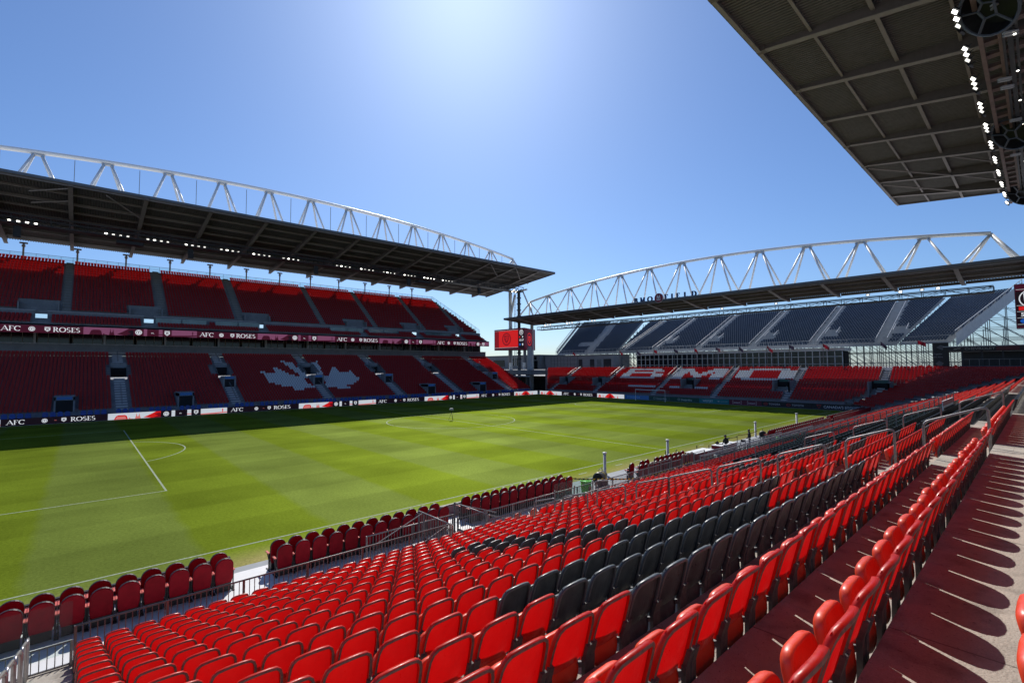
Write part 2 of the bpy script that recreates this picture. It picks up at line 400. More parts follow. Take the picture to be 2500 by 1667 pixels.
def grass_mat():
    m = bpy.data.materials.new('grass'); m.use_nodes = True
    n = m.node_tree.nodes; l = m.node_tree.links; b = n['Principled BSDF']
    g = n.new('ShaderNodeNewGeometry'); sp = n.new('ShaderNodeSeparateXYZ'); l.new(g.outputs['Position'], sp.inputs[0])
    wob = n.new('ShaderNodeTexNoise'); wob.inputs['Scale'].default_value = 0.6; wob.inputs['Detail'].default_value = 4; l.new(g.outputs['Position'], wob.inputs['Vector'])
    def band(axis, off, per):
        a = n.new('ShaderNodeMath'); a.operation = 'MULTIPLY_ADD'; a.inputs[1].default_value = 1 / per; a.inputs[2].default_value = -off / per
        l.new(sp.outputs[axis], a.inputs[0])
        w1 = n.new('ShaderNodeMath'); w1.operation = 'MULTIPLY_ADD'; w1.inputs[1].default_value = 0.10; l.new(wob.outputs['Fac'], w1.inputs[0]); l.new(a.outputs[0], w1.inputs[2])
        s = n.new('ShaderNodeMath'); s.operation = 'SINE'; k = n.new('ShaderNodeMath'); k.operation = 'MULTIPLY'; k.inputs[1].default_value = PI
        l.new(w1.outputs[0], k.inputs[0]); l.new(k.outputs[0], s.inputs[0])
        r = n.new('ShaderNodeMapRange'); r.inputs['From Min'].default_value = -0.12; r.inputs['From Max'].default_value = 0.12; l.new(s.outputs[0], r.inputs['Value'])
        return r.outputs[0]
    bx = band('X', 16.5, 5.4); by = band('Y', 4.3, 4.1)
    def mix(fac, c1, c2, fv=None):
        x = n.new('ShaderNodeMix'); x.data_type = 'RGBA'
        if fac is not None: l.new(fac, x.inputs['Factor'])
        else: x.inputs['Factor'].default_value = fv
        for k, c in ((6, c1), (7, c2)):
            if isinstance(c, tuple): x.inputs[k].default_value = (*c, 1)
            else: l.new(c, x.inputs[k])
        return x.outputs[2]
    cx = mix(bx, (0.104, 0.136, 0.026), (0.101, 0.136, 0.012))
    n1 = n.new('ShaderNodeTexNoise'); n1.inputs['Scale'].default_value = 0.16; n1.inputs['Detail'].default_value = 7; l.new(g.outputs['Position'], n1.inputs['Vector'])
    n2 = n.new('ShaderNodeTexNoise'); n2.inputs['Scale'].default_value = 7.0; n2.inputs['Detail'].default_value = 8; n2.inputs['Roughness'].default_value = 0.8; l.new(g.outputs['Position'], n2.inputs['Vector'])
    m1 = n.new('ShaderNodeMapRange'); m1.inputs['To Min'].default_value = 0.80; m1.inputs['To Max'].default_value = 1.2; m1.inputs['From Min'].default_value = .3; m1.inputs['From Max'].default_value = .7; l.new(n1.outputs['Fac'], m1.inputs['Value'])
    m2 = n.new('ShaderNodeMapRange'); m2.inputs['To Min'].default_value = 0.60; m2.inputs['To Max'].default_value = 1.4; m2.inputs['From Min'].default_value = .25; m2.inputs['From Max'].default_value = .75; l.new(n2.outputs['Fac'], m2.inputs['Value'])
    m3 = n.new('ShaderNodeMapRange'); m3.inputs['To Min'].default_value = 0.93; m3.inputs['To Max'].default_value = 1.07; l.new(by, m3.inputs['Value'])
    p = n.new('ShaderNodeMath'); p.operation = 'MULTIPLY'; l.new(m1.outputs[0], p.inputs[0]); l.new(m2.outputs[0], p.inputs[1])
    q = n.new('ShaderNodeMath'); q.operation = 'MULTIPLY'; l.new(p.outputs[0], q.inputs[0]); l.new(m3.outputs[0], q.inputs[1])
    # worn brownish strip outside the near touchline
    wy = n.new('ShaderNodeMapRange'); wy.inputs['From Min'].default_value = -0.4; wy.inputs['From Max'].default_value = -2.0; l.new(sp.outputs['Y'], wy.inputs['Value'])
    wn = n.new('ShaderNodeMath'); wn.operation = 'MULTIPLY'; l.new(wy.outputs[0], wn.inputs[0]); l.new(n1.outputs['Fac'], wn.inputs[1])
    cc = mix(wn.outputs[0], cx, (0.21, 0.165, 0.085))
    sc = n.new('ShaderNodeVectorMath'); sc.operation = 'SCALE'; l.new(cc, sc.inputs[0]); l.new(q.outputs[0], sc.inputs['Scale'])
    l.new(sc.outputs[0], b.inputs['Base Color'])
    b.inputs['Roughness'].default_value = 0.75; b.inputs['Specular IOR Level'].default_value = 0.0
    bp = n.new('ShaderNodeBump'); bp.inputs['Strength'].default_value = 0.5; bp.inputs['Distance'].default_value = 0.03
    l.new(n2.outputs['Fac'], bp.inputs['Height']); l.new(bp.outputs[0], b.inputs['Normal'])
    gl = n.new('ShaderNodeBsdfGlossy'); gl.inputs['Roughness'].default_value = 0.62
    g2 = n.new('ShaderNodeVectorMath'); g2.operation = 'SCALE'; g2.inputs['Scale'].default_value = 1.9; l.new(sc.outputs[0], g2.inputs[0]); l.new(g2.outputs[0], gl.inputs['Color']); l.new(bp.outputs[0], gl.inputs['Normal'])
    mx = n.new('ShaderNodeMixShader'); mx.inputs[0].default_value = 0.20; l.new(b.outputs[0], mx.inputs[1]); l.new(gl.outputs[0], mx.inputs[2])
    l.new(mx.outputs[0], n['Material Output'].inputs['Surface'])
    return m
mb = MB(); mb.quad((-3.5, -2.5, 0), (107.5, -2.5, 0), (107.5, 70.8, 0), (-3.5, 70.8, 0))
struct(mb.build('pitch', grass_mat()), 'green grass football pitch mown in a chequered pattern')

mb = MB(); LW = 0.11; zl = 0.005
def ln(x0, y0, x1, y1):
    if x0 == x1: mb.quad((x0 - LW / 2, y0, zl), (x0 + LW / 2, y0, zl), (x0 + LW / 2, y1, zl), (x0 - LW / 2, y1, zl))
    else: mb.quad((x0, y0 - LW / 2, zl), (x1, y0 - LW / 2, zl), (x1, y0 + LW / 2, zl), (x0, y0 + LW / 2, zl))
def larc(cx, cy, r, a0, a1, n=64):
    for i in range(n):
        a, b = R(a0 + (a1 - a0) * i / n), R(a0 + (a1 - a0) * (i + 1) / n)
        ri, ro = r - LW / 2, r + LW / 2
        mb.quad((cx + ri * math.cos(a), cy + ri * math.sin(a), zl), (cx + ro * math.cos(a), cy + ro * math.sin(a), zl),
                (cx + ro * math.cos(b), cy + ro * math.sin(b), zl), (cx + ri * math.cos(b), cy + ri * math.sin(b), zl))
e = LW / 2
ln(-e, 0, 105 + e, 0); ln(-e, 68, 105 + e, 68)
for X in (0, 105, 52.5): ln(X, e, X, 68 - e)
for X, sg in ((0, 1), (105, -1)):
    xa = X + sg * 16.5; xb = X + sg * 5.5
    a0, a1 = sorted((X + sg * e, xa - sg * e))
    for yy in (13.84, 54.16): ln(a0, yy, a1 + (0 if sg > 0 else 0), yy)
    ln(xa, 13.84 - e, xa, 54.16 + e)
    a0, a1 = sorted((X + sg * e, xb - sg * e))
    for yy in (24.84, 43.16): ln(a0, yy, a1, yy)
    ln(xb, 24.84 - e, xb, 43.16 + e)
    th = math.degrees(math.acos(5.62 / 9.15))
    larc(X + sg * 11, 34, 9.15, (-th if sg > 0 else 180 - th), (th if sg > 0 else 180 + th), 32)
larc(52.5, 34, 9.15, 1, 179); larc(52.5, 34, 9.15, 181, 359)
for cx_, cy_, a in ((0, 0, 0), (105, 0, 90), (105, 68, 180), (0, 68, 270)): larc(cx_, cy_, 1, a + 4, a + 86, 12)
for X in (39, 41.2, 43.4, 46.0, 57, 59.2, 61.5): ln(X, -1.2, X + 0.9, -1.2)
struct(mb.build('pitch_markings', mat('line_paint', (0.26, 0.31, 0.20), 0.8, noise=0.45, scale=9)), 'white painted lines on the football pitch')

mb = MB()
mb.box(-14, -8.3, -0.1, 118, -3.2, 0.10); mb.box(-14, -3.2, -0.1, 118, -2.5, 0.02)
mb.box(-14, 70.8, -0.1, 118, 74, 0.02); mb.box(107.5, -2.5, -0.1, 109, 70.8, 0.02)
struct(mb.build('path', mat('apron_grey', (0.30, 0.32, 0.34), 0.8, noise=0.15, scale=1.2)), 'grey paved apron around the grass')
for x0, x1 in ((2, 24.2), (25.4, 34.2)):
    mb = MB(); mb.box(x0, -7.7, 0.104, x1, -3.35, 0.14)
    struct(mb.build('deck_floor', mat('deck_white', (0.74, 0.74, 0.75), 0.55, noise=0.06, scale=3)), 'bright white deck under the padded seats')

# ================================================================== near stand
near = thing('grandstand', 'near concrete grandstand in the foreground with a tall canopy high above the camera', 'grandstand', (52, -24, 0))
mb = MB()
XA, XB = -14, 104
for i in range(-6, 17):
    z = floorz(i); y0 = nose(i); y1 = nose(i + 1)
    if i == 16: y1 = -8.45
    mb.quad((XA, y0, z), (XB, y0, z), (XB, y1, z), (XA, y1, z))
    if i > -6: mb.quad((XA, y0, z), (XA, y0, floorz(i - 1)), (XB, y0, floorz(i - 1)), (XB, y0, z))
mb.quad((XA, -8.45, 0.0), (XB, -8.45, 0.0), (XB, -8.45, floorz(16)), (XA, -8.45, floorz(16)))
mb.quad((XB, nose(-6), floorz(-6)), (XB, -8.45, floorz(16)), (XB, -8.45, 0), (XB, nose(-6), 0))
mb.quad((XA, nose(-6), 0), (XB, nose(-6), 0), (XB, nose(-6), floorz(-6) + 3), (XA, nose(-6), floorz(-6) + 3))
mb.build('terrace', CONC, near)
mb = MB()
for xc, w_ in ((11.72, .55), (26.0, .55), (35.9, .4), (60, .55), (78, .55)):
    for i in range(-2, 16):
        mb.box(xc - w_, nose(i + 1) - 0.3, floorz(i + 1) + 0.16, xc + w_, nose(i + 1) - 0.004, floorz(i) - 0.0 + 0.002)
        mb.box(xc - w_, nose(i + 1) + 0.003, floorz(i + 1) + 0.002, xc + w_, nose(i + 1) + 0.30, floorz(i + 1) + (floorz(i) - floorz(i + 1)) / 2)
mb.build('aisle_steps', CONC, near)

def canopy(parent, P, axis_len, npan, depth_pts, name='roof'):
    """P(s, t, z) maps along-roof s and depth t (0 = leading edge) to the world; t grows backwards"""
    T, zf, zb = depth_pts
    zz = lambda t: zf + (zb - zf) * t / T
    mb = MB(); s0, s1 = -axis_len / 2, axis_len / 2
    n = int(axis_len / 0.45)
    # corrugated deck: ribs run along s
    pw = .36; nr = int((s1 - s0) / pw)
    for k in range(nr):
        b0 = s0 + k * pw
        for (u0, h0, u1, h1) in ((0, 0, .13, 0), (.13, 0, .15, .12), (.15, .12, .33, .12), (.33, .12, pw, 0)):
            mb.quad(P(b0 + u0, 0, zz(0) - .14 + h0), P(b0 + u1, 0, zz(0) - .14 + h1), P(b0 + u1, T, zz(T) - .14 + h1), P(b0 + u0, T, zz(T) - .14 + h0))
    mb.quad(P(s0, 0, zz(0)), P(s1, 0, zz(0)), P(s1, T, zz(T)), P(s0, T, zz(T)), 1)
    ro = mb.build(name, [mat('roof_deck', (0.18, 0.165, 0.155), 0.6, noise=0.15, scale=1.5), mat('roof_membrane', (0.72, 0.72, 0.70), 0.7, noise=0.05, scale=.5)], parent)
    return ro, zz

def truss_tri(mbm, a, b, r, n=8): mbm.tube([a, b], r, n)

def near_P(s, t, z): return (52.5 + s, -7.6 - t, z)
def far_P(s, t, z): return (52.5 + s, 75.6 + t, z)
def end_P(s, t, z): return (111.0 + t, 34 + s, z)

RAFM = mat('rafter_grey', (0.19, 0.165, 0.155), 0.6, noise=0.12, scale=2)
def roof_frame(ro, P, L, sp, off, zz, T, deep, tip, wr=0.32, purls=(0.25, 4.4, 8.6, 12.8, 17, 21.4, 25.8, 30), thin_from=13.5, braces=(), sh=0.0):
    s = off
    ss = []
    while s < L / 2 - 0.5: ss.append(s + sh); ss.append(-s + sh); s += sp
    if sh: ss = [q for q in ss if abs(q) < L / 2 - .4] + [-54.4]
    for q in sorted(ss):
        mb = MB()
        for (t0, t1, d0, d1) in ((0.4, thin_from, tip, deep), (thin_from, T - 0.3, deep, deep * .8)):
            a0, a1 = P(q - wr / 2, t0, zz(t0) - d0), P(q + wr / 2, t0, zz(t0) - d0)
            b0, b1 = P(q - wr / 2, t1, zz(t1) - d1), P(q + wr / 2, t1, zz(t1) - d1)
            c0, c1 = P(q - wr / 2, t0, zz(t0) - .13), P(q + wr / 2, t0, zz(t0) - .13)
            e0, e1 = P(q - wr / 2, t1, zz(t1) - .13), P(q + wr / 2, t1, zz(t1) - .13)
            mb.add([a0, a1, b1, b0, c0, c1, e1, e0], [(0, 1, 2, 3), (4, 7, 6, 5), (0, 4, 5, 1), (1, 5, 6, 2), (2, 6, 7, 3), (3, 7, 4, 0)], 0)
            # flange
            for h_ in (0,):
                f0, f1 = P(q - .30, t0, zz(t0) - d0 - .05), P(q + .30, t0, zz(t0) - d0 - .05)
                g0, g1 = P(q - .30, t1, zz(t1) - d1 - .05), P(q + .30, t1, zz(t1) - d1 - .05)
                k0, k1 = P(q - .30, t0, zz(t0) - d0 - .003), P(q + .30, t0, zz(t0) - d0 - .003)
                h0, h1 = P(q - .30, t1, zz(t1) - d1 - .003), P(q + .30, t1, zz(t1) - d1 - .003)
                mb.add([f0, f1, g1, g0, k0, k1, h1, h0], [(0, 1, 2, 3), (4, 7, 6, 5), (0, 4, 5, 1), (1, 5, 6, 2), (2, 6, 7, 3), (3, 7, 4, 0)], 1)
        mb.box(*[min(a, b) for a, b in zip(P(q - .32, .02, zz(0) - .62), P(q + .32, .75, zz(0) - .14))], *[max(a, b) for a, b in zip(P(q - .32, .02, zz(0) - .62), P(q + .32, .75, zz(0) - .14))], 0)
        mb.build('rafter', [RAFM, STEEL], ro)
    for k, t in enumerate(purls):
        if t > T: continue
        mb = MB(); xs = [-L / 2 + .05] + sorted(ss) + [L / 2 - .05]
        wdt = .30 if k % 2 == 0 else .22; dd = .42 if k % 2 == 0 else .30
        for a, b in zip(xs, xs[1:]):
            p = P(a + .2, t, zz(t) - .14 - dd / 2); q_ = P(b - .2, t, zz(t) - .14 - dd / 2)
            mb.bar(p, q_, wdt * .45, dd, 0)
            p = P(a + .2, t, zz(t) - .16 - dd); q_ = P(b - .2, t, zz(t) - .16 - dd)
            mb.bar(p, q_, wdt, .04, 1)
        mb.build('purlin', [RAFM, STEEL], ro)
    mb = MB()
    p0, p1 = P(-L / 2, -.06, zz(0)), P(L / 2, -.06, zz(0))
    mb.bar((p0[0], p0[1], p0[2] - .12), (p1[0], p1[1], p1[2] - .12), .14, .42)
    mb.build('fascia', mat('fascia_grey', (0.14, 0.15, 0.17), 0.4, noise=0.1, scale=2), ro)
    mb = MB()
    for sg in (-1, 1):
        p0, p1 = P(sg * (L / 2 + .05), 0, zz(0) - .2), P(sg * (L / 2 + .05), T, zz(T) - .25)
        mb.bar(p0, p1, .12, .55)
    mb.build('end_fascia', RAFM, ro)
    if braces:
        mb = MB()
        for (sa, ta, sb, tb) in braces:
            da = .75 + .35 * ta / T
            mb.tube([P(sa, ta, zz(ta) - .8), P(sb, tb, zz(tb) - 1.0)], .11, 6)
        mb.build('diagonal_brace', STEEL, ro)

def big_truss(parent, P, L, nodes_sp, zz, tt, zc, ze, r_top, r_diag, tb0, tb1):
    """tri-chord arch truss: top chord over t=tt, two feet at tb0 / tb1"""
    tr = MB()
    N = 28
    def ch(s): return ze + (zc - ze) * (1 - (2 * s / L) ** 2)
    pts = [P(-L / 2 + L * i / N, tt, ch(-L / 2 + L * i / N)) for i in range(N + 1)]
    o = bpy.data.objects.new('truss', None)
    tr.tube(pts, r_top, 12)
    root = tr.build('truss', WHITE_ST, parent, smooth=True)
    ss = []; s = 0.0
    while s < L / 2 - 4: ss.append(s); ss.append(-s) if s > 0 else None; s += nodes_sp
    ss = sorted(x for x in ss if x is not None)
    h = nodes_sp / 2
    for q in ss:
        m = MB(); top = ch(q) - r_top
        m.bar(P(q - .9, tt, top - .12), P(q + .9, tt, top - .12), 1.0 * r_top * 2, .22)
        m.build('node_plate', mat('node_grey', (0.62, 0.63, 0.62), .5, noise=.1, scale=2), root)
        for sg in (-1, 1):
            for tb in (tb0, tb1):
                m = MB(); t_ = tt + (-.25 if tb == tb0 else .25)
                m.tube([P(q + sg * .55, t_, top - .2), P(q + sg * (h - .25), tb, zz(tb) + .1)], r_diag, 8)
                m.build('diagonal', WHITE_ST, root, smooth=True)
    for sg in (-1, 1):
        for tb in (tb0, tb1):
            m = MB(); m.tube([P(sg * L / 2, tt, ch(L / 2) - .1), P(sg * (L / 2 + nodes_sp * .42), tb, zz(tb) + .1)], r_top * .8, 10)
            m.build('end_post', WHITE_ST, root, smooth=True)
            m = MB(); m.tube([P(sg * L / 2, tt, ch(L / 2) - .1), P(sg * (L / 2 - nodes_sp * .5), tb, zz(tb) + .1)], r_diag, 8)
            m.build('diagonal', WHITE_ST, root, smooth=True)
    return root, ch, ss

def catwalk(parent, P, L, t0, t1, z0, z1, step=2.35):
    m = MB(); n = int(L / step)
    for (t, z) in ((t0, z0), (t0, z1), (t1, z0), (t1, z1)):
        m.bar(P(-L / 2, t, z), P(L / 2, t, z), .16, .16)
    m.bar(P(-L / 2, t0, (z0 + z1) / 2), P(L / 2, t0, (z0 + z1) / 2), .07, .07)
    for i in range(n + 1):
        s = -L / 2 + L * i / n
        for t in (t0, t1): m.bar(P(s, t, z0), P(s, t, z1), .09, .09)
        m.bar(P(s, t0, z0), P(s, t1, z0), .08, .08)
        if i < n:
            s2 = s + L / n
            m.bar(P(s, t0, z0 if i % 2 else z1), P(s2, t0, z1 if i % 2 else z0), .07, .07)
            m.bar(P(s, t1, z0 if i % 2 else z1), P(s2, t1, z1 if i % 2 else z0), .07, .07)
    mm = (t0 + t1) / 2
    a, b = P(-L / 2, t0 + .2, z0 - .05), P(L / 2, t1 - .2, z0)
    m.box(min(a[0], b[0]), min(a[1], b[1]), z0 - .05, max(a[0], b[0]), max(a[1], b[1]), z0 + .03)
    return m.build('catwalk', STEEL_D, parent)

T_, ZF, ZB = 34.1, 36.6, 33.2
endb = ((38, .5, 42.3, 8), (47.4, .5, 51.7, 8), (56.8, .5, 61.1, 8), (42.3, 8, 47, 13), (51.7, 8, 56.4, 13), (61.1, 8, 56.6, 13.5))
ro, zzn = canopy(near, near_P, 135, 0, (T_, ZF, ZB))
roof_frame(ro, near_P, 135, 9.4, 4.7, zzn, T_, 1.35, .45, braces=((42.6, .8, 51.4, 8.6), (52.0, .8, 60.8, 8.6), (42.6, 8.8, 51.4, 15.5), (52.0, 8.8, 60.8, 15.5), (-51.7, .8, -60.8, 8.6)))
catwalk(near, near_P, 132, 15.3, 16.0, 32.3, 33.3)
mb = MB()
for t in (14.1, 15.15, 18.5): mb.bar(near_P(-66, t, 32.7), near_P(66, t, 32.7), .28, .5)
for i in range(57):
    s = -66 + 132 * i / 56
    mb.bar(near_P(s, 14.1, 32.9), near_P(s, 22.6, 32.9), .7, .30)
mb.build('truss_deck', [mat('brown_steel', (0.24, 0.165, 0.15), .6, noise=.2, scale=1)], near)
big_truss(near, near_P, 132, 9.4, zzn, 17.7, 48.4, 43.6, .40, .22, 14.5, 21.5)

# ---------------------------------------------------------------- folding seats
def backy(u, z): return (0.82 - z) * 0.27 + 0.030 * (u / .225) ** 2
def make_back(simple=False):
    m = MB(); nu, nv = (8, 6)
    zt = lambda u: 0.815 - 0.014 * (abs(u) / .225) ** 2 - 0.05 * max(0, (abs(u) - .17) / .055) ** 2
    g = []
    for j in range(nv + 1):
        for i in range(nu + 1):
            u = (-.209 + .418 * i / nu) * (1 - .12 * max(0, j / nv - .8) * 5); z = .40 + (zt(u) - .40) * j / nv
            bul = 0.006 * math.sin(PI * i / nu) * math.sin(PI * j / nv)
            if j == 0: bul = .03
            g.append((u, backy(u, z) + bul * (-.6) + (.03 if j == 0 else 0), z))
    n = len(g); fs = []
    for j in range(nv):
        for i in range(nu):
            a = j * (nu + 1) + i; fs.append((a, a + 1, a + nu + 2, a + nu + 1))
    m.add(g, fs, 0)
    return m
def rim_path():
    pts = [(-.214, .32), (-.217, .45), (-.214, .62), (-.206, .715), (-.188, .768), (-.152, .802)]
    mid = [(-.08, .818), (0, .822), (.08, .818)]
    return pts + mid + [(-a, b) for a, b in reversed(pts)]
def make_rim():
    m = MB(); P_ = rim_path(); n = len(P_)
    sec = [(-.012, .010), (-.017, -.012), (-.013, -.030), (.005, -.034), (.012, -.026), (.013, .002), (.004, .014)]   # (outward..inward, depth)
    vs = []
    for k, (u, z) in enumerate(P_):
        a = P_[max(k - 1, 0)]; b = P_[min(k + 1, n - 1)]
        dx, dz = b[0] - a[0], b[1] - a[1]; L = math.hypot(dx, dz); nx, nz = dz / L, -dx / L   # points inward
        for (o_, d) in sec:
            uu, zz_ = u + nx * o_, z + nz * o_
            vs.append((uu, backy(u, max(z, .3)) + d, zz_))
    ns = len(sec); fs = []; ms = []
    for k in range(n - 1):
        for i in range(ns):
            fs.append((k * ns + i, k * ns + (i + 1) % ns, (k + 1) * ns + (i + 1) % ns, (k + 1) * ns + i))
            ms.append(1 if i in (2, 3) else 0)
    o = len(m.v); m.v += vs
    for f, q in zip(fs, ms): m.f.append(f); m.m.append(q)
    return m
def pan_outline(n=26):
    out = []
    for i in range(n):
        a = 2 * PI * i / n
        c, s = math.cos(a), math.sin(a)
        ex = .42 if s > 0 else .80
        x = .186 * math.copysign(abs(c) ** ex, c); z = .205 * math.copysign(abs(s) ** ex, s)
        out.append((x, z))
    return out
def make_pan():
    m = MB(); O = pan_outline(); n = len(O)
    rings = [(.5, .070), (.86, .074), (.965, .060), (1.0, .040), (1.0, .016), (.965, .0), (.86, .010), (.5, .016)]
    vs = []
    for k, d in rings:
        for x, z in O:
            vs.append((x * k, (.160 + z * k * .24 + d), .425 + z * k - d * .2))
    fs = []
    for r in range(len(rings) - 1):
        for i in range(n): fs.append((r * n + i, (r + 1) * n + i, (r + 1) * n + (i + 1) % n, r * n + (i + 1) % n))
    fs.append(tuple(range(n))); fs.append(tuple((len(rings) - 1) * n + i for i in reversed(range(n))))
    m.add(vs, fs, 0)
    return m
def make_leg(sg):
    m = MB(); x = sg * .216
    m.bar((x, .075, .52), (x, .110, .40), .028, .05); m.bar((x, .110, .41), (x, .120, .0), .034, .06)
    m.box(x - .05, .07, 0, x + .05, .20, .012)
    m.bar((x - sg * .01, .11, .36), (x - sg * .05, .20, .33), .03, .04)
    return m
me_back_r = make_back().mesh('backrest', SEAT_RED, True); me_back_g = make_back().mesh('backrest', SEAT_GREY, True)
me_rim_r = make_rim().mesh('rim', [SEAT_RED, RIM_WORN], True); me_rim_g = make_rim().mesh('rim', [SEAT_GREY, RIM_GREY], True)
me_pan_r = make_pan().mesh('seat_pan', PAN_RED, True); me_pan_g = make_pan().mesh('seat_pan', SEAT_GREY, True)
me_legs = [make_leg(-1).mesh('leg', LEG), make_leg(1).mesh('leg', LEG)]

def is_grey(i, x):     # x = centre of seat
    e_ = x + .25
    if x < 25.6:
        G = {11: (19.4, 20.9), 10: (19.4, 20.9), 9: (19.4, 20.9), 8: (19.5, 21), 7: (19.6, 21.1), 6: (19.6, 21), 5: (19.5, 21),
             4: (16.1, 26), 3: (16.1, 21.45), 2: (16.1, 24.1)}
        if i == 4 and e_ > 21.45: return e_ < 24.6
        return i in G and G[i][0] < e_ < G[i][1]
    G = {9: (31.2, 33.2), 8: (30.6, 33), 7: (30.6, 32.6), 6: (30.6, 35.6), 5: (31.0, 33.2), 4: (30.6, 32.4), 3: (31.8, 33.0), 2: (31, 32.2)}
    return i in G and G[i][0] < e_ < G[i][1]

def proj(x, y, z):
    d = Vector((x - CX, y - CY, z - CZ)); zf = d.dot(fw)
    return (1250 + 1165.64 * d.dot(r2) / zf, 833.5 - 1165.64 * d.dot(u2) / zf, zf) if zf > .1 else (-9999, -9999, -1)

seats = []
for i in range(-1, 17):
    ns = 27
    for k in range(ns):      # section left of the aisle
        x = 12.53 + .5 * k
        if x < 25.35: seats.append((i, k + 1, x, 0))
    for k in range(18):
        x = 27.03 + .5 * k
        if i == 1 and x > 34.0: continue
        seats.append((i, k + 1, x, 1))
def inframe(i, x):
    a = proj(x, rowy(i), seatz(i)); b = proj(x, rowy(i) + (.33 if i < 0 else .1), seatz(i) - (.2 if i < 0 else .4))
    return (-30 < a[0] < 2560 and a[1] < 1700 and a[2] > 0) or (-30 < b[0] < 2560 and b[1] < 1700 and b[2] > 0)
vis = [s for s in seats if inframe(s[0], s[2])]
vis.sort(key=lambda s: proj(s[2], rowy(s[0]), seatz(s[0]))[2])
near_seats = vis[:300]; rest = vis[300:] + [s for s in seats if not inframe(s[0], s[2]) and -6 < s[2] - CX]
rest = [s for s in rest if inframe(s[0], s[2]) or s[2] > 24]
protos = {}
GRP = 'folding seats of the near stand'
for (i, k, x, sec) in near_seats:
    g = is_grey(i, x)
    row = 17 - i
    side = 'left aisle' if sec == 0 else 'middle aisle'
    lab = f"{'dark grey' if g else 'red'} tip-up seat, {nth(k)} right of the {side}, {nth(row)} row up from the railing"
    loc = (x + random.uniform(-.006, .006), rowy(i), floorz(i))
    if g not in protos:
        t = thing('stadium_seat', lab, 'seat', loc, GRP)
        for nm, me in (('backrest', me_back_g if g else me_back_r), ('rim', me_rim_g if g else me_rim_r), ('seat_pan', me_pan_g if g else me_pan_r), ('leg', me_legs[0]), ('leg', me_legs[1])):
            c = bpy.data.objects.new(nm, me); COL.objects.link(c); c.parent = t
        protos[g] = t
    else:
        t = dup(protos[g], loc, lab); t.rotation_euler = (random.uniform(-.012, .012), 0, random.uniform(-.02, .02))
        for c in t.children:
            if c.name.startswith('seat_pan'): c.rotation_euler = (random.gauss(0, .02), 0, 0)

# stuff: every other seat of the stands, one mesh
ST = MB()   # materials: 0 red 1 rim 2 grey 3 leg 4 white 5 black 6 panred
def put(mbsrc, x, y, z, mmap):
    o = len(ST.v)
    ST.v += [(a + x, b + y, c + z) for a, b, c in mbsrc.v]
    ST.f += [tuple(o + q for q in f) for f in mbsrc.f]
    ST.m += [mmap[q] for q in mbsrc.m]
b_, r_, p_, l1, l2 = make_back(), make_rim(), make_pan(), make_leg(-1), make_leg(1)
for (i, k, x, sec) in rest:
    g = is_grey(i, x)
    put(b_, x, rowy(i), floorz(i), {0: 2 if g else 8}); put(r_, x, rowy(i), floorz(i), {0: 2 if g else 8, 1: 7 if g else 1})
    put(p_, x, rowy(i), floorz(i), {0: 2 if g else 6}); put(l1, x, rowy(i), floorz(i), {0: 3}); put(l2, x, rowy(i), floorz(i), {0: 3})
# simple seat seen from afar. local: faces -d; built for direction d = unit (dx, dy) pointing from seat to field
def simple(x, y, z, dx, dy, m, top=.82, wd=.41, target=ST, legs=True):
    # tangent
    tx, ty = -dy, dx
    def q(u, f, h): return (x + tx * u + dx * f, y + ty * u + dy * f, z + h)
    h = wd / 2; o = len(target.v)
    V = [q(-h, .02, .42), q(h, .02, .42), q(h, -.08, top - .06), q(h * .8, -.09, top), q(-h * .8, -.09, top), q(-h, -.08, top - .06),
         q(-h, -.03, .42), q(h, -.03, .42), q(h, -.13, top - .06), q(h * .8, -.14, top), q(-h * .8, -.14, top), q(-h, -.13, top - .06),
         q(-h * .85, .10, .30), q(h * .85, .10, .30), q(h * .85, .04, .68), q(-h * .85, .04, .68), q(-h * .85, .06, .30), q(h * .85, .06, .30), q(h * .85, .0, .68), q(-h * .85, .0, .68)]
    F = [(6, 11, 10, 9, 8, 7), (2, 8, 9, 3), (3, 9, 10, 4), (4, 10, 11, 5), (1, 7, 8, 2), (5, 11, 6, 0),
         (12, 13, 14, 15), (14, 18, 19, 15)]
    target.v += V; target.f += [tuple(o + k for k in f) for f in F]; target.m += [m] * len(F)

def inpoly(x, y, P_):
    c = False; j = len(P_) - 1
    for i in range(len(P_)):
        if (P_[i][1] > y) != (P_[j][1] > y) and x < (P_[j][0] - P_[i][0]) * (y - P_[i][1]) / (P_[j][1] - P_[i][1]) + P_[i][0]: c = not c
        j = i
    return c
LEAF1 = [(40.0, 13.2), (41.3, 13.1), (41.2, 12.2), (42.9, 12.4), (42.8, 15.5), (43.8, 15.5), (44.2, 14.3), (44.6, 13.3), (45.3, 12.5), (46.0, 11.1), (47.4, 10.8), (46.9, 15.0), (46.4, 15.0), (45.9, 18.5), (45.3, 19.1), (45.5, 19.6), (46.7, 18.6), (47.9, 18.0), (48.3, 14.2), (49.4, 13.9), (49.2, 10.0), (48.1, 9.6), (48.1, 6.3), (49.6, 4.9), (49.6, 4.0), (47.5, 4.1), (45.8, 3.9), (45.5, 3.2), (44.5, 3.3), (44.6, 4.4), (44.4, 5.0), (42.1, 6.3), (40.9, 7.7), (39.7, 8.6), (40.6, 9.0), (40.8, 10.1), (40.5, 10.8), (40.3, 12.2)]
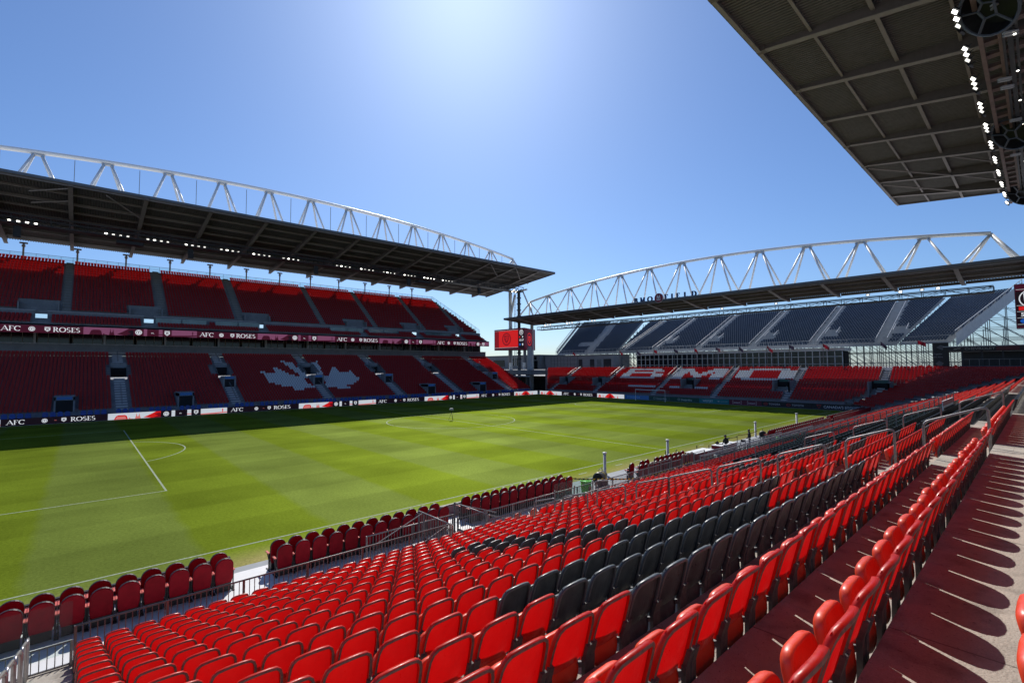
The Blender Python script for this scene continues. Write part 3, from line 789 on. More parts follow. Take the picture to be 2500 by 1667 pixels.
LEAF2 = [(52.1, 18.1), (53.7, 19.4), (53.5, 18.1), (53.0, 14.4), (52.4, 10.8), (53.6, 10.8), (55.9, 15.4), (56.7, 15.4), (56.7, 12.5), (58.7, 12.7), (59.9, 13.2), (59.6, 11.1), (60.2, 8.7), (57.9, 6.1), (55.9, 5.1), (56.5, 3.4), (55.3, 3.3), (54.7, 3.8), (53.2, 3.9), (53.1, 4.6), (51.5, 4.3), (50.9, 3.6), (51.0, 5.7), (51.9, 6.3), (52.0, 8.9), (51.9, 10.4), (50.4, 10.9), (50.6, 13.9), (51.5, 14.6), (51.7, 17.5)]

# far part of the near stand
for i in range(0, 17):
    for k in range(140):
        x = 36.5 + .5 * k
        if 59.3 < x < 60.7 or 77.3 < x < 78.7 or x > 103: continue
        if x < 58.8:
            if i > 12 and x < 50: mm = 0
            elif i in (9, 10) and x > 44: mm = 0
            else: mm = 5
        else: mm = 0
        simple(x, rowy(i) + .05, floorz(i), 0, 1, mm)

m = MB()
for i in range(0, 17): m.box(36.3, nose(i) + .01, floorz(i) + .004, 58.9, nose(i + 1) - .01 if i < 16 else -8.5, floorz(i) + .012)
for i in range(1, 17): m.box(36.3, nose(i) - .0, floorz(i) + .012, 58.9, nose(i) + .012, floorz(i - 1) + .012)
m.build('club_flooring', mat('dark_flooring', (.035, .034, .036), .8, noise=.3, scale=2), near)
# ================================================================== far stand
far = thing('grandstand', 'long two-tier grandstand across the pitch with dark red seats and a white leaf', 'grandstand', (52, 90, 0))
FL = lambda k: 2.1 + .385 * k          # seat tops, lower tier
FY = lambda k: 74.3 + .86 * k
AIS = [0.6, 17.3, 33.4, 50.2, 66.6, 82.6, 99.4]
AW = .75
XE = 108.0
def far_floor(k): return FL(k) - .82
mb = MB()
edges = [-13]
for a in AIS: edges += [a - 1.15, a + 1.15]
edges.append(XE)
segs = [(edges[j], edges[j + 1], j % 2 == 1) for j in range(len(edges) - 1)]
for (xa, xb, ais) in segs:
    for k in range(24):
        y0 = FY(k) - .42; y1 = FY(k + 1) - .42; z = far_floor(k)
        if ais and 13 <= k <= 16:
            z = far_floor(13)
            mb.quad((xa, y0, z), (xb, y0, z), (xb, y1, z), (xa, y1, z))
            for xx in (xa, xb): mb.quad((xx, y0, z), (xx, y1, z), (xx, y1, far_floor(k) + .9), (xx, y0, far_floor(k) + .9), 1)
            if k == 16:
                mb.quad((xa, y1, z), (xb, y1, z), (xb, y1, far_floor(17) + .1), (xa, y1, far_floor(17) + .1), 2)
                mb.box(xa, y1 - .15, far_floor(17) + .1, xb, y1 + .1, far_floor(17) + 1.0, 1)
            continue
        mb.quad((xa, y0, z), (xb, y0, z), (xb, y1, z), (xa, y1, z))
        zp = far_floor(k - 1) if k > 0 else 0
        if k != 17 or not ais: mb.quad((xa, y0, zp), (xb, y0, zp), (xb, y0, z), (xa, y0, z))
        if ais:
            mb.box(xa + .4, y0 - .0, z + .004, xb - .4, y0 + .43, z + .19, 3)
y1 = FY(24) - .42
mb.quad((XE, FY(0) - .42, 0), (XE, y1, 0), (XE, y1, far_floor(23)), (XE, FY(0) - .42, far_floor(0)))
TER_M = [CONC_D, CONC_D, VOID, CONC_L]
mb.build('lower_terrace', TER_M, far)
# small lower portals with blue signs and ground tunnels
for x in (33.4, 50.2, 66.6, 99.4):
    m = MB(); k = 9
    y = FY(k) - .3; z = far_floor(k)
    m.box(x - 1.1, y - 1.6, z - .8, x + 1.1, y + .2, z + 1.5); m.box(x - .8, y - 1.62, z - .75, x + .8, y - 1.605, z + .9, 1)
    o = m.build('gangway_box', [CONC_D, VOID], far)
    m2 = MB(); m2.box(x - .75, y - 1.66, z + 1.0, x + .75, y - 1.61, z + 1.4)
    m2.build('blue_sign', emat('sign_blue', (0.02, 0.11, 0.42), 0.18), far)
for x in (10.6, 25.7, 74.6, 90.2):
    m = MB(); k = 6
    m.box(x - 1.15, 74.0, .3, x - .95, FY(3), 3.6); m.box(x + .95, 74.0, .3, x + 1.15, FY(3), 3.6); m.box(x - 1.15, 74.0, 3.1, x + 1.15, FY(4), 3.75)
    m.box(x - .95, 74.02, .2, x + .95, FY(3), 3.1, 1)
    m.build('tunnel_mouth', [CONC_D, VOID], far)
    m2 = MB(); m2.box(x - .85, 73.93, 3.2, x + .85, 73.98, 3.65); m2.build('blue_sign', emat('sign_blue', (0.02, 0.11, 0.42), 0.18), far)
# seats of the lower tier
for k in range(24):
    for j in range(246):
        x = -12.6 + .49 * j
        if x > XE - .5: continue
        if any(abs(x - a) < (1.35 if not (13 <= k <= 17) else 1.9) for a in AIS): continue
        if k < 5 and any(abs(x - a) < 1.4 for a in (10.6, 25.7, 74.6, 90.2)): continue
        wh = inpoly(x, k, LEAF1) or inpoly(x, k, LEAF2)
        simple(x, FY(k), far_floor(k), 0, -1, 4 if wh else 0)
m = MB()
for a in AIS:
    for sg in (-1, 1):
        for k0, k1 in ((0, 8), (10, 13), (18, 23)):
            p = (a + sg * .06, FY(k0) - .4, far_floor(k0) + .95); q = (a + sg * .06, FY(k1) - .4, far_floor(k1) + .95)
            if k0 != 10: m.bar(p, q, .05)
    for sg in (-1, 1):
        m.bar((a + sg * 1.2, FY(11), far_floor(11) + 1.0), (a + sg * 1.2, FY(17), far_floor(17) + 1.5), .06)
        m.box(a + sg * 1.6 - .5, FY(12) - .1, far_floor(12), a + sg * 1.6 + .5, FY(12), far_floor(12) + .1)
        for k in range(13, 18): m.box(min(a + sg * 1.2, a + sg * 2.4), FY(k) - .4, far_floor(k) + .01, max(a + sg * 1.2, a + sg * 2.4), FY(k) + .2, far_floor(k) + .1, 1)
m.build('aisle_rail', [GALV, CONC_L], far)
# front wall, suites, slab
m = MB(); m.box(-13, 73.7, 0, XE, 73.87, 1.35); m.build('front_wall', CONC_D, far)
m = MB(); m.box(-13, 94.9, 10.2, XE, 95.15, 12.3); m.box(-13, 94.8, 12.3, XE, 95.25, 12.42, 1); m.box(-13, 94.78, 10.75, XE, 94.895, 10.9, 1); m.build('parapet', [CONC_D, CONC_L], far)
m = MB(); m.box(-13, 95.16, 11.0, XE, 97.4, 11.2); m.box(-13, 97.6, 11.0, XE, 98.0, 15.3, 1); m.build('suite_floor', [CONC_D, VOID], far)
x = -12.5; q = 0
while x < XE - 5:
    m = MB(); m.box(x, 97.35, 12.2 if q % 3 else 11.3, x + 4.2, 97.42, 15.1); f = m.build('suite_window', SUITE, far)
    m = MB()
    for j in range(4): m.box(x + 1.4 * j - .04, 97.2, 11.9, x + 1.4 * j + .04, 97.34, 15.1)
    m.box(x, 97.2, 14.95, x + 4.2, 97.34, 15.1); m.build('mullion', mat('mullion', (.30, .27, .22), .6, noise=.1, scale=1), f)
    x += 4.7; q += 1
m = MB()
xx = -12.75
while xx < XE: m.box(xx - .15, 95.3, 11.0, xx + .15, 95.7, 15.3); xx += 9.4
m.build('suite_column', CONC_L, far)
m = MB(); m.box(-13, 88.6, 15.16, 104.3, 98.2, 15.4); m.box(-13, 88.62, 14.5, 104.3, 89.2, 15.15); m.build('balcony_slab', CONC_D, far)
# upper tier
UY0 = 92.9; UYk = .86
UZ = lambda k: 18.9 + .61 * k
m = MB()
for k in range(4):    # balcony rows
    z = 15.75 + .37 * k - .82 + .5; y = 89 + .8 * k
    m.quad((-13, y - .4, z), (103.9 - .1 * k, y - .4, z), (103.9 - .1 * k, y + .4, z), (-13, y + .4, z))
    m.quad((-13, y - .4, z - .4), (103.9, y - .4, z - .4), (103.9, y - .4, z), (-13, y - .4, z))
m.build('balcony_terrace', CONC_D, far)
UA = [-4.5, 10.0, 24.0, 37.7, 55.6, 69.2, 84.0, 97.2]
GAPS = [6.9, 21.8, 41.5, 64.5, 80.5, 95.0]
m = MB(); xs = [-13]
for g in GAPS: xs += [g - .75, g + .75]
xs.append(103.6)
for a, b in zip(xs[::2], xs[1::2]): m.box(a, 92.1, 15.9, b, 92.35, 17.85); m.box(a, 92.0, 17.85, b, 92.45, 17.95, 1)
m.build('upper_parapet', [CONC_D, CONC_L], far)
for g in GAPS:
    m = MB()
    m.box(g - 3.0, 94.9, 17.6, g + 2.2, 95.1, 20.1); m.box(g - 3.0, 92.4, 17.6, g - 2.8, 94.9, 19.4); m.box(g + 2.0, 92.4, 17.6, g + 2.2, 94.9, 19.4)
    m.build('portal_wall', CONC_D, far)
for xa in (22.8, 32.8, 56.8, 66.6, 83.6):
    m = MB()
    for j in range(2):
        m.box(xa + 4.3 * j, 91.2, 16.2, xa + 4.3 * j + 4.1, 91.24, 17.6)
    m.build('glass_screen', mat('teal_glass', (.10, .16, .17), .08, spec=.9, noise=.4, scale=.6), far)
m = MB()
def xend(k): return 103.4 - 6.2 * k / 18
for k in range(19):
    y = UY0 + UYk * k; z = UZ(k) - .82
    m.quad((-13, y - .42, z), (xend(k), y - .42, z), (xend(k), y + .44, z), (-13, y + .44, z))
    m.quad((-13, y - .42, z - .61), (xend(k), y - .42, z - .61), (xend(k), y - .42, z), (-13, y - .42, z))
    for a in UA:
        if a < xend(k): m.box(a - .55, y - .42, z + .004, a + .55, y, z + .3, 1)
    m.quad((xend(k), y - .42, z), (xend(k), y + .44, z), (xend(k), y + .44, z - 1.6), (xend(k), y - .42, z - 1.6), 0)
yt = UY0 + UYk * 18 + .45; zt = UZ(18) - .82
m.box(-13, yt, zt - 1, 97.2, yt + .2, zt + .25)
m.build('upper_terrace', [CONC_D, mat('aisle_grey', (.17, .18, .175), .8, noise=.1, scale=1)], far)
for k in range(4):
    for j in range(240):
        x = -12.6 + .49 * j
        if x > 103 - .2 * k or any(abs(x - g) < 1.1 for g in GAPS): continue
        if k > 1 and any(xa - .3 < x < xa + 8.9 for xa in (22.8, 32.8, 56.8, 66.6, 83.6)): continue
        simple(x, 89 + .8 * k, 15.75 + .37 * k - .82 + .5, 0, -1, 0)
for k in range(19):
    for j in range(240):
        x = -12.6 + .49 * j
        if x > xend(k) - .5 or any(abs(x - a) < .85 for a in UA): continue
        if k < 3 and any(g - 3.2 < x < g + 2.4 for g in GAPS): continue
        simple(x, UY0 + UYk * k, UZ(k) - .82, 0, -1, 0)
# top glass fence and posts
m = MB()
m.bar((-13, yt + .1, zt + 1.55), (97.3, yt + .1, zt + 1.55), .06)
m.bar((-13, yt + .1, zt + .9), (97.3, yt + .1, zt + .9), .03)
x = -13
while x < 97.3: m.bar((x, yt + .1, zt + .2), (x, yt + .1, zt + 1.55), .05); x += 1.8
m.bar((97.3, yt + .1, zt + 1.5), (103.5, 92.4, 19.2), .06)
for j in range(13):
    f = j / 12; m.bar((97.3 + 6.2 * f, yt - (yt - 92.4) * f, zt - (zt - 17.4) * f), (97.3 + 6.2 * f, yt - (yt - 92.4) * f, zt + 1.5 - (zt - 17.7) * f), .05)
m.build('guard_rail', GALV, far)
m = MB(); m.quad((-13, yt + .1, zt + .25), (97.3, yt + .1, zt + .25), (97.3, yt + .1, zt + 1.5), (-13, yt + .1, zt + 1.5)); m.build('guard_glass', GLASS, far)
m = MB(); m.quad((97.3, yt, zt + .1), (103.5, 92.4, 17.4), (103.5, 92.4, 19.1), (97.3, yt, zt + 1.45)); m.build('end_glass', GLASS, far)
rf, zzf = canopy(far, far_P, 135, 0, (T_, ZF, ZB))
roof_frame(rf, far_P, 135, 9.4, 4.7, zzf, T_, 1.35, .45, braces=((42.6, .8, 51.4, 8.6), (52.0, .8, 60.8, 8.6), (51.4, .8, 46.8, 8.6), (60.8, .8, 56.2, 8.6), (-38, .8, -33.0, 8.6), (-42.6, .8, -47, 4), (-42.3, 6, -47, 9)))
catwalk(rf, far_P, 132, 12.6, 15.2, 31.9, 33.4)
big_truss(rf, far_P, 132, 9.4, zzf, 17.7, 48.4, 43.6, .40, .22, 14.5, 21.5)
m = MB()
for s in range(14): m.bar(far_P(-61 + 9.4 * s, 17.7, zzf(17.7)), far_P(-61 + 9.4 * s, 17.7, 47.6 - 4.2 * ((-61 + 9.4 * s) / 66) ** 2), .09)
m.build('hanger', GALV, rf)
for j in range(16):
    x = -20.4 + 7.86 * j
    if x > 97 or x < -12: continue
    m = MB(); m.tube([(x, 109.3, 29.0), (x, 109.3, 32.7)], .16, 8); m.tube([(x, 109.3, 31.8), (x, 109.3, 32.2)], .28, 8); m.bar((x - .6, 109.3, 32.55), (x + .6, 109.3, 32.55), .25, .3)
    m.build('roof_post', STEEL, far)

# corner tower carrying the canopy end
twr = thing('roof_tower', 'steel lattice tower behind the left scoreboard holding the canopy corner', 'tower', (119, 90, 0))
for nm, (x, y, z0, z1, r, mt) in {'column': (118.5, 94.6, 0, 33.0, .62, WHITE_ST), 'lattice_column': (118.3, 90.2, 0, 32.6, .5, STEEL_D), 'short_column': (118.3, 85.4, 0, 14, .75, CONC_L)}.items():
    m = MB(); m.tube([(x, y, z0), (x, y, z1)], r, 14)
    for z in range(10, 32, 2):
        if nm == 'lattice_column': m.tube([(x, y, z), (x, y, z + .3)], r + .25, 10)
    m.build(nm, mt, twr)
m = MB(); m.tube([(118.6, 92.5, 31.5), (118.6, 95.2, 22.0)], .35, 8); m.tube([(118.4, 90.0, 32.5), (118.4, 86.5, 32.5)], .3, 8); m.tube([(119.0, 89.2, 32.5), (120.0, 84, 21.8)], .25, 8)
for z in range(12, 32, 1): m.bar((118.2, 91.6, z), (118.2, 92.3, z), .08)
m.bar((118.2, 91.6, 8), (118.2, 91.6, 32), .12); m.bar((118.2, 92.3, 8), (118.2, 92.3, 32), .12)
m.build('brace', WHITE_ST, twr)

# ================================================================== far / end advertising boards
def crest(F, cx, cy, r, lift, m1, m2):
    F.polys(ring(cx, cy, r, r * .22, 20, r * .95), 0, 0, lift, m1)
    F.poly(disc(cx, cy, r * .62, 14), lift + .003, m1)
    F.polys([[(cx - r * .4, cy + r * .15), (cx + r * .4, cy + r * .15), (cx + r * .4, cy + r * .3), (cx - r * .4, cy + r * .3)], [(cx - r * .1, cy - r * .4), (cx + r * .1, cy - r * .4), (cx + r * .1, cy + r * .2), (cx - r * .1, cy + r * .2)]], 0, 0, lift + .006, m2)
def shield(F, cx, cy, r, lift, m1, m2):
    F.poly([(cx - r * .85, cy + r * .9), (cx - r * .85, cy - r * .3), (cx, cy - r), (cx + r * .85, cy - r * .3), (cx + r * .85, cy + r * .9)], lift, m1)
    F.polys([[(cx - r * .8, cy + r * .45), (cx + r * .8, cy + r * .45), (cx + r * .8, cy + r * .6), (cx - r * .8, cy + r * .6)]], 0, 0, lift + .003, m2)
    F.polys(ring(cx, cy - r * .1, r * .5, r * .16, 12), 0, 0, lift + .003, m2)
    F.poly([(cx - r * .2, cy - r * .3), (cx + r * .3, cy - r * .1), (cx + r * .05, cy + r * .2), (cx - r * .25, cy + r * .05)], lift + .006, m2)
BM = [E_BLK, E_TXT, E_WHT, E_RED, E_PNK, E_DRD, E_MAR, E_MAU]
def text_panel(F, W, H, bgm=0):
    F.rect(0, 0, W, H, 0.0, bgm)
    h = H * .62; y0 = H * .19; k = W / 11.4
    t, wd = serif('AFC', h, xs=1.25 * k); F.polys(t, W * .05, y0, .004, 1)
    crest(F, W * .385, H * .5, h * .52, .004, 1, bgm)
    t, wd = sans('vs.', h * .33); F.polys(t, W * .475, H * .42, .004, 4)
    shield(F, W * .565, H * .5, h * .52, .004, 1, bgm)
    t, wd = serif('ROSES', h, xs=1.25 * k); F.polys(t, W * .63, y0, .004, 1)
def image_panel(F, W, H, a=2, b=4, c=3, d=5, crests=True):
    F.rect(0, 0, W, H, 0.0, a)
    def P_(pts, m, lf=.004): F.poly([(x * W, y * H) for x, y in pts], lf, m)
    # cable car silhouette, twin spires, red wedge
    P_([(.045, 0), (.06, .55), (.075, .68), (.125, .68), (.14, .55), (.15, 0)], c); P_([(.055, 0), (.066, .48), (.13, .48), (.138, 0)], b, .008)
    P_([(.155, 0), (.158, .2), (.165, .2), (.17, .05), (.185, .05), (.19, 0)], b)
    P_([(.205, 0), (.212, .5), (.216, .95), (.220, .5), (.226, .3), (.234, .5), (.238, .9), (.242, .5), (.25, 0)], b)
    if crests:
        P_([(.27, .15), (.31, .45), (.35, .8), (.37, 1), (.42, 1), (.42, 0), (.33, 0)], c); P_([(.35, 0), (.39, .3), (.36, .55), (.40, .8), (.42, .4), (.42, 0)], d, .008)
        F.rect(.41 * W, 0, .50 * W, H, .012, 0); crest(F, .455 * W, H * .5, H * .40, .016, 1, 0)
        F.rect(.50 * W, .05 * H, .53 * W, H, .014, a); F.rect(.53 * W, 0, .635 * W, H, .012, 0)
        t, wd = sans('vs.', H * .28); F.polys(t, .565 * W, H * .36, .016, 1)
        F.rect(.635 * W, .12 * H, .67 * W, H, .014, a); F.rect(.635 * W, .2 * H, .67 * W, .32 * H, .018, c); F.rect(.67 * W, 0, .755 * W, H, .012, 0)
        shield(F, .713 * W, H * .5, H * .38, .016, 1, 0)
        P_([(.755, .0), (.755, .16), (.90, .24), (1, .30), (1, .12), (.90, .0)], b); P_([(.955, .2), (.952, .75), (.958, .9), (.964, .75), (.96, .2)], c, .008)
    else:
        P_([(.27, .1), (.32, .35), (.38, .8), (.44, 1), (.52, 1), (.58, .8), (.64, .35), (.70, .1), (.56, 0), (.40, 0)], c); P_([(.42, 0), (.46, .4), (.5, .9), (.54, .4), (.58, 0)], d, .008)
        P_([(.74, 0), (.75, .5), (.754, .9), (.758, .5), (.77, .3), (.776, .9), (.78, .3), (.79, 0)], b)
adx = [(4.4, 15.5, 't', 'AFC ROSES'), (15.5, 31.3, 'i', ''), (31.3, 43.2, 't', ''), (43.2, 58.9, 'i', ''), (58.9, 70.8, 't', ''), (70.8, 86.6, 'i', ''), (86.6, 98.5, 't', ''), (98.5, 107.3, 'j', '')]
adx = [(-12, 4.4, 'i', '')] + adx
G_AD = 'LED boards along the far touchline'
cnt = {'t': 0, 'i': 0, 'j': 0}
for (x0, x1, kd, _) in adx:
    cnt[kd] += 1
    if kd == 't': lab = f'black pitchside board reading AFC ROSES with crests, {nth(cnt[kd])} from the left, far side'
    elif kd == 'i': lab = f'white and red city picture board with crests, {nth(cnt[kd])} from the left on the far side'
    else: lab = 'white and red picture board ending at the far corner of the pitch'
    t = thing('advertising_board', lab, 'advertising board', ((x0 + x1) / 2, 71.1, 0), G_AD)
    m = MB(); m.box(x0 + .02, 71.02, 0.0, x1 - .02, 71.3, .98); m.build('cabinet', BLACK, t)
    m = MB(); F = Face2(m, (x0 + .02, 71.015, .03), (1, 0, 0), (0, 0, 1))
    (text_panel if kd == 't' else image_panel)(F, x1 - x0 - .04, .94, *(() if kd != 'j' else (2, 4, 3, 5, False)))
    m.build('screen', BM, t)
def end_board(y0, y1, draw, mats, lab, H=.98, x=107.8):
    t = thing('advertising_board', lab, 'advertising board', (x, (y0 + y1) / 2, 0), 'boards behind the far goal')
    m = MB(); m.box(x + .01, y1 + .02, 0, x + .3, y0 - .02, H); m.build('cabinet', BLACK, t)
    m = MB(); F = Face2(m, (x, y0 - .02, .03), (0, -1, 0), (0, 0, 1)); draw(F, y0 - y1 - .04, H - .04); m.build('screen', mats, t)
end_board(70.6, 62.4, lambda F, W, H: image_panel(F, W, H, 2, 4, 3, 5, False), BM, 'white and red picture board just right of the far pitch corner')
end_board(62.4, 50.6, lambda F, W, H: text_panel(F, W, H), BM, 'black board reading AFC ROSES at the far end behind the corner')
end_board(50.6, 42.6, lambda F, W, H: image_panel(F, W, H, 2, 4, 3, 5, False), BM, 'white and red picture board left of the blue board behind the goal')
def sig(bgc, parts, name):
    mats = [mat('sign_' + name, bgc, .5, noise=.05, scale=2), mat('sign_txt_' + name, parts[1], .5, noise=.05, scale=2)]
    def draw(F, W, H):
        F.rect(0, 0, W, H, 0, 0)
        for (txt, fx, hh, *ex) in parts[0]:
            tt, wd = sans(txt, H * hh, .02); F.polys(tt, W * fx, H * (.5 - hh / 2), .005, 1)
            if ex and ex[0] == 'hex': F.polys([p for p in ring(W * fx - H * .55, H * .5, H * .3, H * .09, 6)], 0, 0, .005, 1)
            if ex and ex[0] == 'brk':
                x0, x1 = W * fx - H * .22, W * fx + wd + H * .22
                for a, b, c, d in ((x0, .12, x0 + .07, .9), (x0, .83, x0 + .2, .9), (x0, .12, x0 + .2, .19), (x1 - .07, .12, x1, .9), (x1 - .2, .83, x1, .9), (x1 - .2, .12, x1, .19)): F.rect(a, b * H, c, d * H, .005, 1)
            if ex and ex[0] == 'oval': F.polys(ring(W * fx - H * .6, H * .5, H * .4, H * .09, 14, H * .27) + ring(W * fx - H * .6, H * .52, H * .16, H * .06, 10, H * .24), 0, 0, .005, 2)
            if ex and ex[0] == 'tri':
                c_x = W * fx - H * .75
                F.polys([[(c_x - .4, H * .85), (c_x + .4, H * .85), (c_x + .3, H * .72), (c_x - .3, H * .72)], [(c_x - .4, H * .85), (c_x - .28, H * .8), (c_x + .04, H * .15), (c_x, H * .1)], [(c_x + .4, H * .85), (c_x + .28, H * .8), (c_x, H * .22), (c_x, H * .1)]], 0, 0, .006, 2)
        if name == 'teal': F.polys([[(W * .62, H * .5), (W * .66, H * .62), (W * .70, H * .5), (W * .66, H * .4)], [(W * .72, H * .48), (W * .95, H * .50), (W * .95, H * .54), (W * .72, H * .52)]], 0, 0, .005, 1)
    return draw, mats + [mat('sign_red', (.45, .03, .04), .5)]
for (y0, y1, bgc, parts, name, lab) in (
    (42.4, 36.0, (.01, .14, .42), ([('POWERADE', .1, .5)], (.25, .45, .75)), 'blue', 'blue board reading POWERADE seen through the goal'),
    (36.0, 24.2, (.01, .085, .065), ([('Desjardins', .16, .45, 'hex'), ('Desjardins', .66, .45, 'hex')], (.45, .6, .55)), 'green', 'dark green board reading Desjardins twice behind the goal'),
    (24.2, 18.0, (.01, .20, .23), ([('WESTJET', .12, .42)], (.5, .68, .7)), 'teal', 'teal board reading WESTJET right of the goal'),
    (18.0, 11.9, (.14, .014, .04), ([('intact', .14, .45, 'brk'), ('intact', .60, .45, 'brk')], (.55, .4, .44)), 'maroon', 'maroon board with two bracketed intact logos'),
    (11.9, 3.6, (.012, .010, .018), ([('TOYOTA', .15, .36, 'oval'), ('TOYOTA', .62, .36, 'oval')], (.5, .5, .54)), 'black', 'black board reading TOYOTA twice right of the maroon board'),
    (3.6, -4.6, (.010, .010, .02), ([("CANADA'S STORE", .22, .46, 'tri')], (.62, .64, .7)), 'navy', "black board reading CANADA'S STORE at the near corner")):
    draw, mm = sig(bgc, parts, name)
    end_board(y0, y1, draw, mm, lab)

# ribbon screen on the far balcony
rib = [(-12, 2.0, 'i'), (2.0, 12.4, 't'), (12.4, 29.2, 'i'), (29.2, 40.2, 't'), (40.2, 56.9, 'i'), (56.9, 68.3, 't'), (68.3, 85.1, 'i'), (85.1, 96.4, 't'), (96.4, 104.2, 'i')]
RM = [E_MAR, E_TXT, E_MAU, E_MAR, E_MAR, E_BLK, E_MAR, E_MAU]
for x0, x1, kd in rib:
    m = MB(); F = Face2(m, (x0, 88.49, 13.86), (1, 0, 0), (0, 0, 1)); W = x1 - x0
    if kd == 't': text_panel(F, W, 1.26)
    else: image_panel(F, W, 1.26, 7, 6, 0, 5)
    m.box(x0, 88.5, 13.86, x1, 88.6, 15.12, 0)
    m.build('ribbon_screen', RM, far)

# ================================================================== end stand (behind the goal)
ends = thing('grandstand', 'red-seated lower stand behind the far goal under a white trussed canopy', 'grandstand', (115, 34, 0))
EX = lambda k: 109.2 + .83 * k
EZ = lambda k: 2.0 + .385 * k
def emax(k): return 68.7 + (EX(k) - 108.5) * .93
def emin(k): return -1.5 - (EX(k) - 109.5) * 1.14
EA = [(-5.2, .5), (8.4, .5), (21.8, .5), (35.6, .5), (52.2, .5), (67.2, .5)]
PORT = [65.4, 53.8, 29.0, 9.9, -5.2]
mb = MB()
for k in range(15):
    x0 = EX(k) - .4; x1 = EX(k + 1) - .4; z = EZ(k) - .82; zp = EZ(k - 1) - .82 if k else 0
    ya, yb = emin(k), emax(k)
    mb.quad((x0, ya, z), (x1, ya, z), (x1, yb, z), (x0, yb, z)); mb.quad((x0, ya, zp), (x0, yb, zp), (x0, yb, z), (x0, ya, z))
    for y, w_ in EA: mb.box(x0, y - w_, z + .004, x0 + .4, y + w_, z + .19, 1)
    for (yy, sg) in ((ya, -1), (yb, 1)): mb.quad((x0, yy, 0), (x1, yy, 0), (x1, yy, z + .2), (x0, yy, z + .2), 2)
mb.box(108.55, -1, 0, 108.75, 68.5, 1.15, 2)
mb.build('terrace', [CONC_D, CONC_L, CONC_D], ends)
BMO = {'B': ["11110", "10001", "10001", "11110", "10001", "10001", "11110"]}
def bmo(y, k):
    # letters read left to right as y falls; rows 8..12
    r_ = k - 8
    if not 0 <= r_ <= 5: return False
    def box(y0, y1, ra, rb): return y1 <= y <= y0 and ra <= r_ <= rb
    # B 49.3..38.4
    if box(49.3, 47.0, 0, 5) or box(49.3, 39.9, 5, 5) or box(49.3, 39.6, 0, 0) or box(41.4, 38.6, 4, 4) or box(41.2, 38.0, 1, 2) or box(49.3, 40.6, 3, 3): return True
    # M 34.9..23.3
    if box(34.9, 32.3, 0, 5) or box(25.8, 23.2, 0, 5): return True
    yc = 29.0; d = abs(y - yc)
    if d < 3.4 and abs(r_ - (1 + d * 1.15)) < 1.25: return True
    # O 20.6..8.9
    if 8.9 <= y <= 20.6:
        if r_ in (0, 5) and 10.6 < y < 18.8: return True
        if (y > 17.6 or y < 11.9) and 1 <= r_ <= 4: return True
    return False
for k in range(15):
    y = emin(k) + .4
    while y < emax(k) - .3:
        port = (3 <= k <= 7 and any(abs(y - a) < 1.7 for a in PORT)) or any(abs(y - a) < .72 for a, w_ in EA)
        if not port:
            white = bmo(y, k) or (k == 3 and (24 < y < 33 or 36.5 < y < 44))
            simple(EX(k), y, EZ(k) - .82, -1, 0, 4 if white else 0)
        y += .5
m = MB()
for y, w_ in EA:
    for sg in (-1, 1):
        m.bar((EX(0), y + sg * .6, EZ(0) + .15), (EX(4), y + sg * .6, EZ(4) + .15), .04)
        m.bar((EX(8), y + sg * .6, EZ(8) + .2), (EX(14), y + sg * .6, EZ(14) + .2), .05)
        for k in (8, 11, 14): m.bar((EX(k), y + sg * .75, EZ(k) - .8), (EX(k), y + sg * .75, EZ(k) + .2), .05)
m.bar((108.6, 68.9, 1.0), (108.6, 68.9, 8.2), .25)
m.build('aisle_rail', GALV, ends)
for y in PORT:
    m = MB(); x = EX(5)
    m.box(x - 1.4, y - 1.5, 1.6, x - 1.2, y - 1.3, EZ(7) - .1); m.box(x - 1.4, y + 1.3, 1.6, x + 2.3, y + 1.5, EZ(7) + .1); m.box(x - 1.4, y - 1.5, 1.6, x + 2.3, y - 1.3, EZ(7) + .1)
    m.box(x + .9, y - 1.3, 2.0, x + 1.0, y + 1.3, 4.9, 1); m.box(x + .85, y - 1.0, 4.5, x + .88, y + 1.0, 5.0, 2)
    m.build('portal_wall', [CONC_D, VOID, mat('green_sign', (.03, .10, .09), .5)], ends)
# concourse: floor slab, white kerb, rail
mb = MB(); mb.box(121.4, -14.8, 6.3, 131, 80.5, 6.75); mb.box(121.25, -14.8, 6.75, 121.5, 80.5, 7.15, 1)
mb.build('concourse_slab', [CONC_D, WHITE], ends)
mb = MB(); mb.bar((121.9, -14.8, 7.85), (121.9, 80, 7.85), .05); mb.bar((121.9, -14.8, 7.5), (121.9, 80, 7.5), .03)
y = -14.8
while y < 80: mb.bar((121.9, y, 6.75), (121.9, y, 7.85), .04); y += 1.2
mb.build('concourse_rail', GALV, ends)
# red chairs on the concourse
chair_me = MB(); simple(0, 0, 0, -1, 0, 0, target=chair_me)
chair_me.box(-.25, -.22, .38, .2, .22, .44); chair_me.box(-.2, -.2, 0, -.16, -.16, .4, 1); chair_me.box(-.2, .16, 0, -.16, .2, .4, 1); chair_me.box(.1, -.2, 0, .14, -.16, .4, 1); chair_me.box(.1, .16, 0, .14, .2, .4, 1)
chm = chair_me.mesh('concourse_chair', [PAN_RED, STEEL_D])
n_ = 0; y = -14
while y < 79:
    skip = any(abs(y - a) < 1.4 for a, w_ in EA) or random.random() < .22
    if not skip:
        n_ += 1
        o = bpy.data.objects.new('concourse_chair', chm); COL.objects.link(o); o.location = (122.6, y, 6.75); o.rotation_euler = (0, 0, random.uniform(-.25, .25))
        tag(o, f'red chair at the rail above the far end stand, {nth(n_)} counted from the right', 'chair', 'red chairs on the far concourse')
    y += 1.15 if n_ % 4 else 1.9
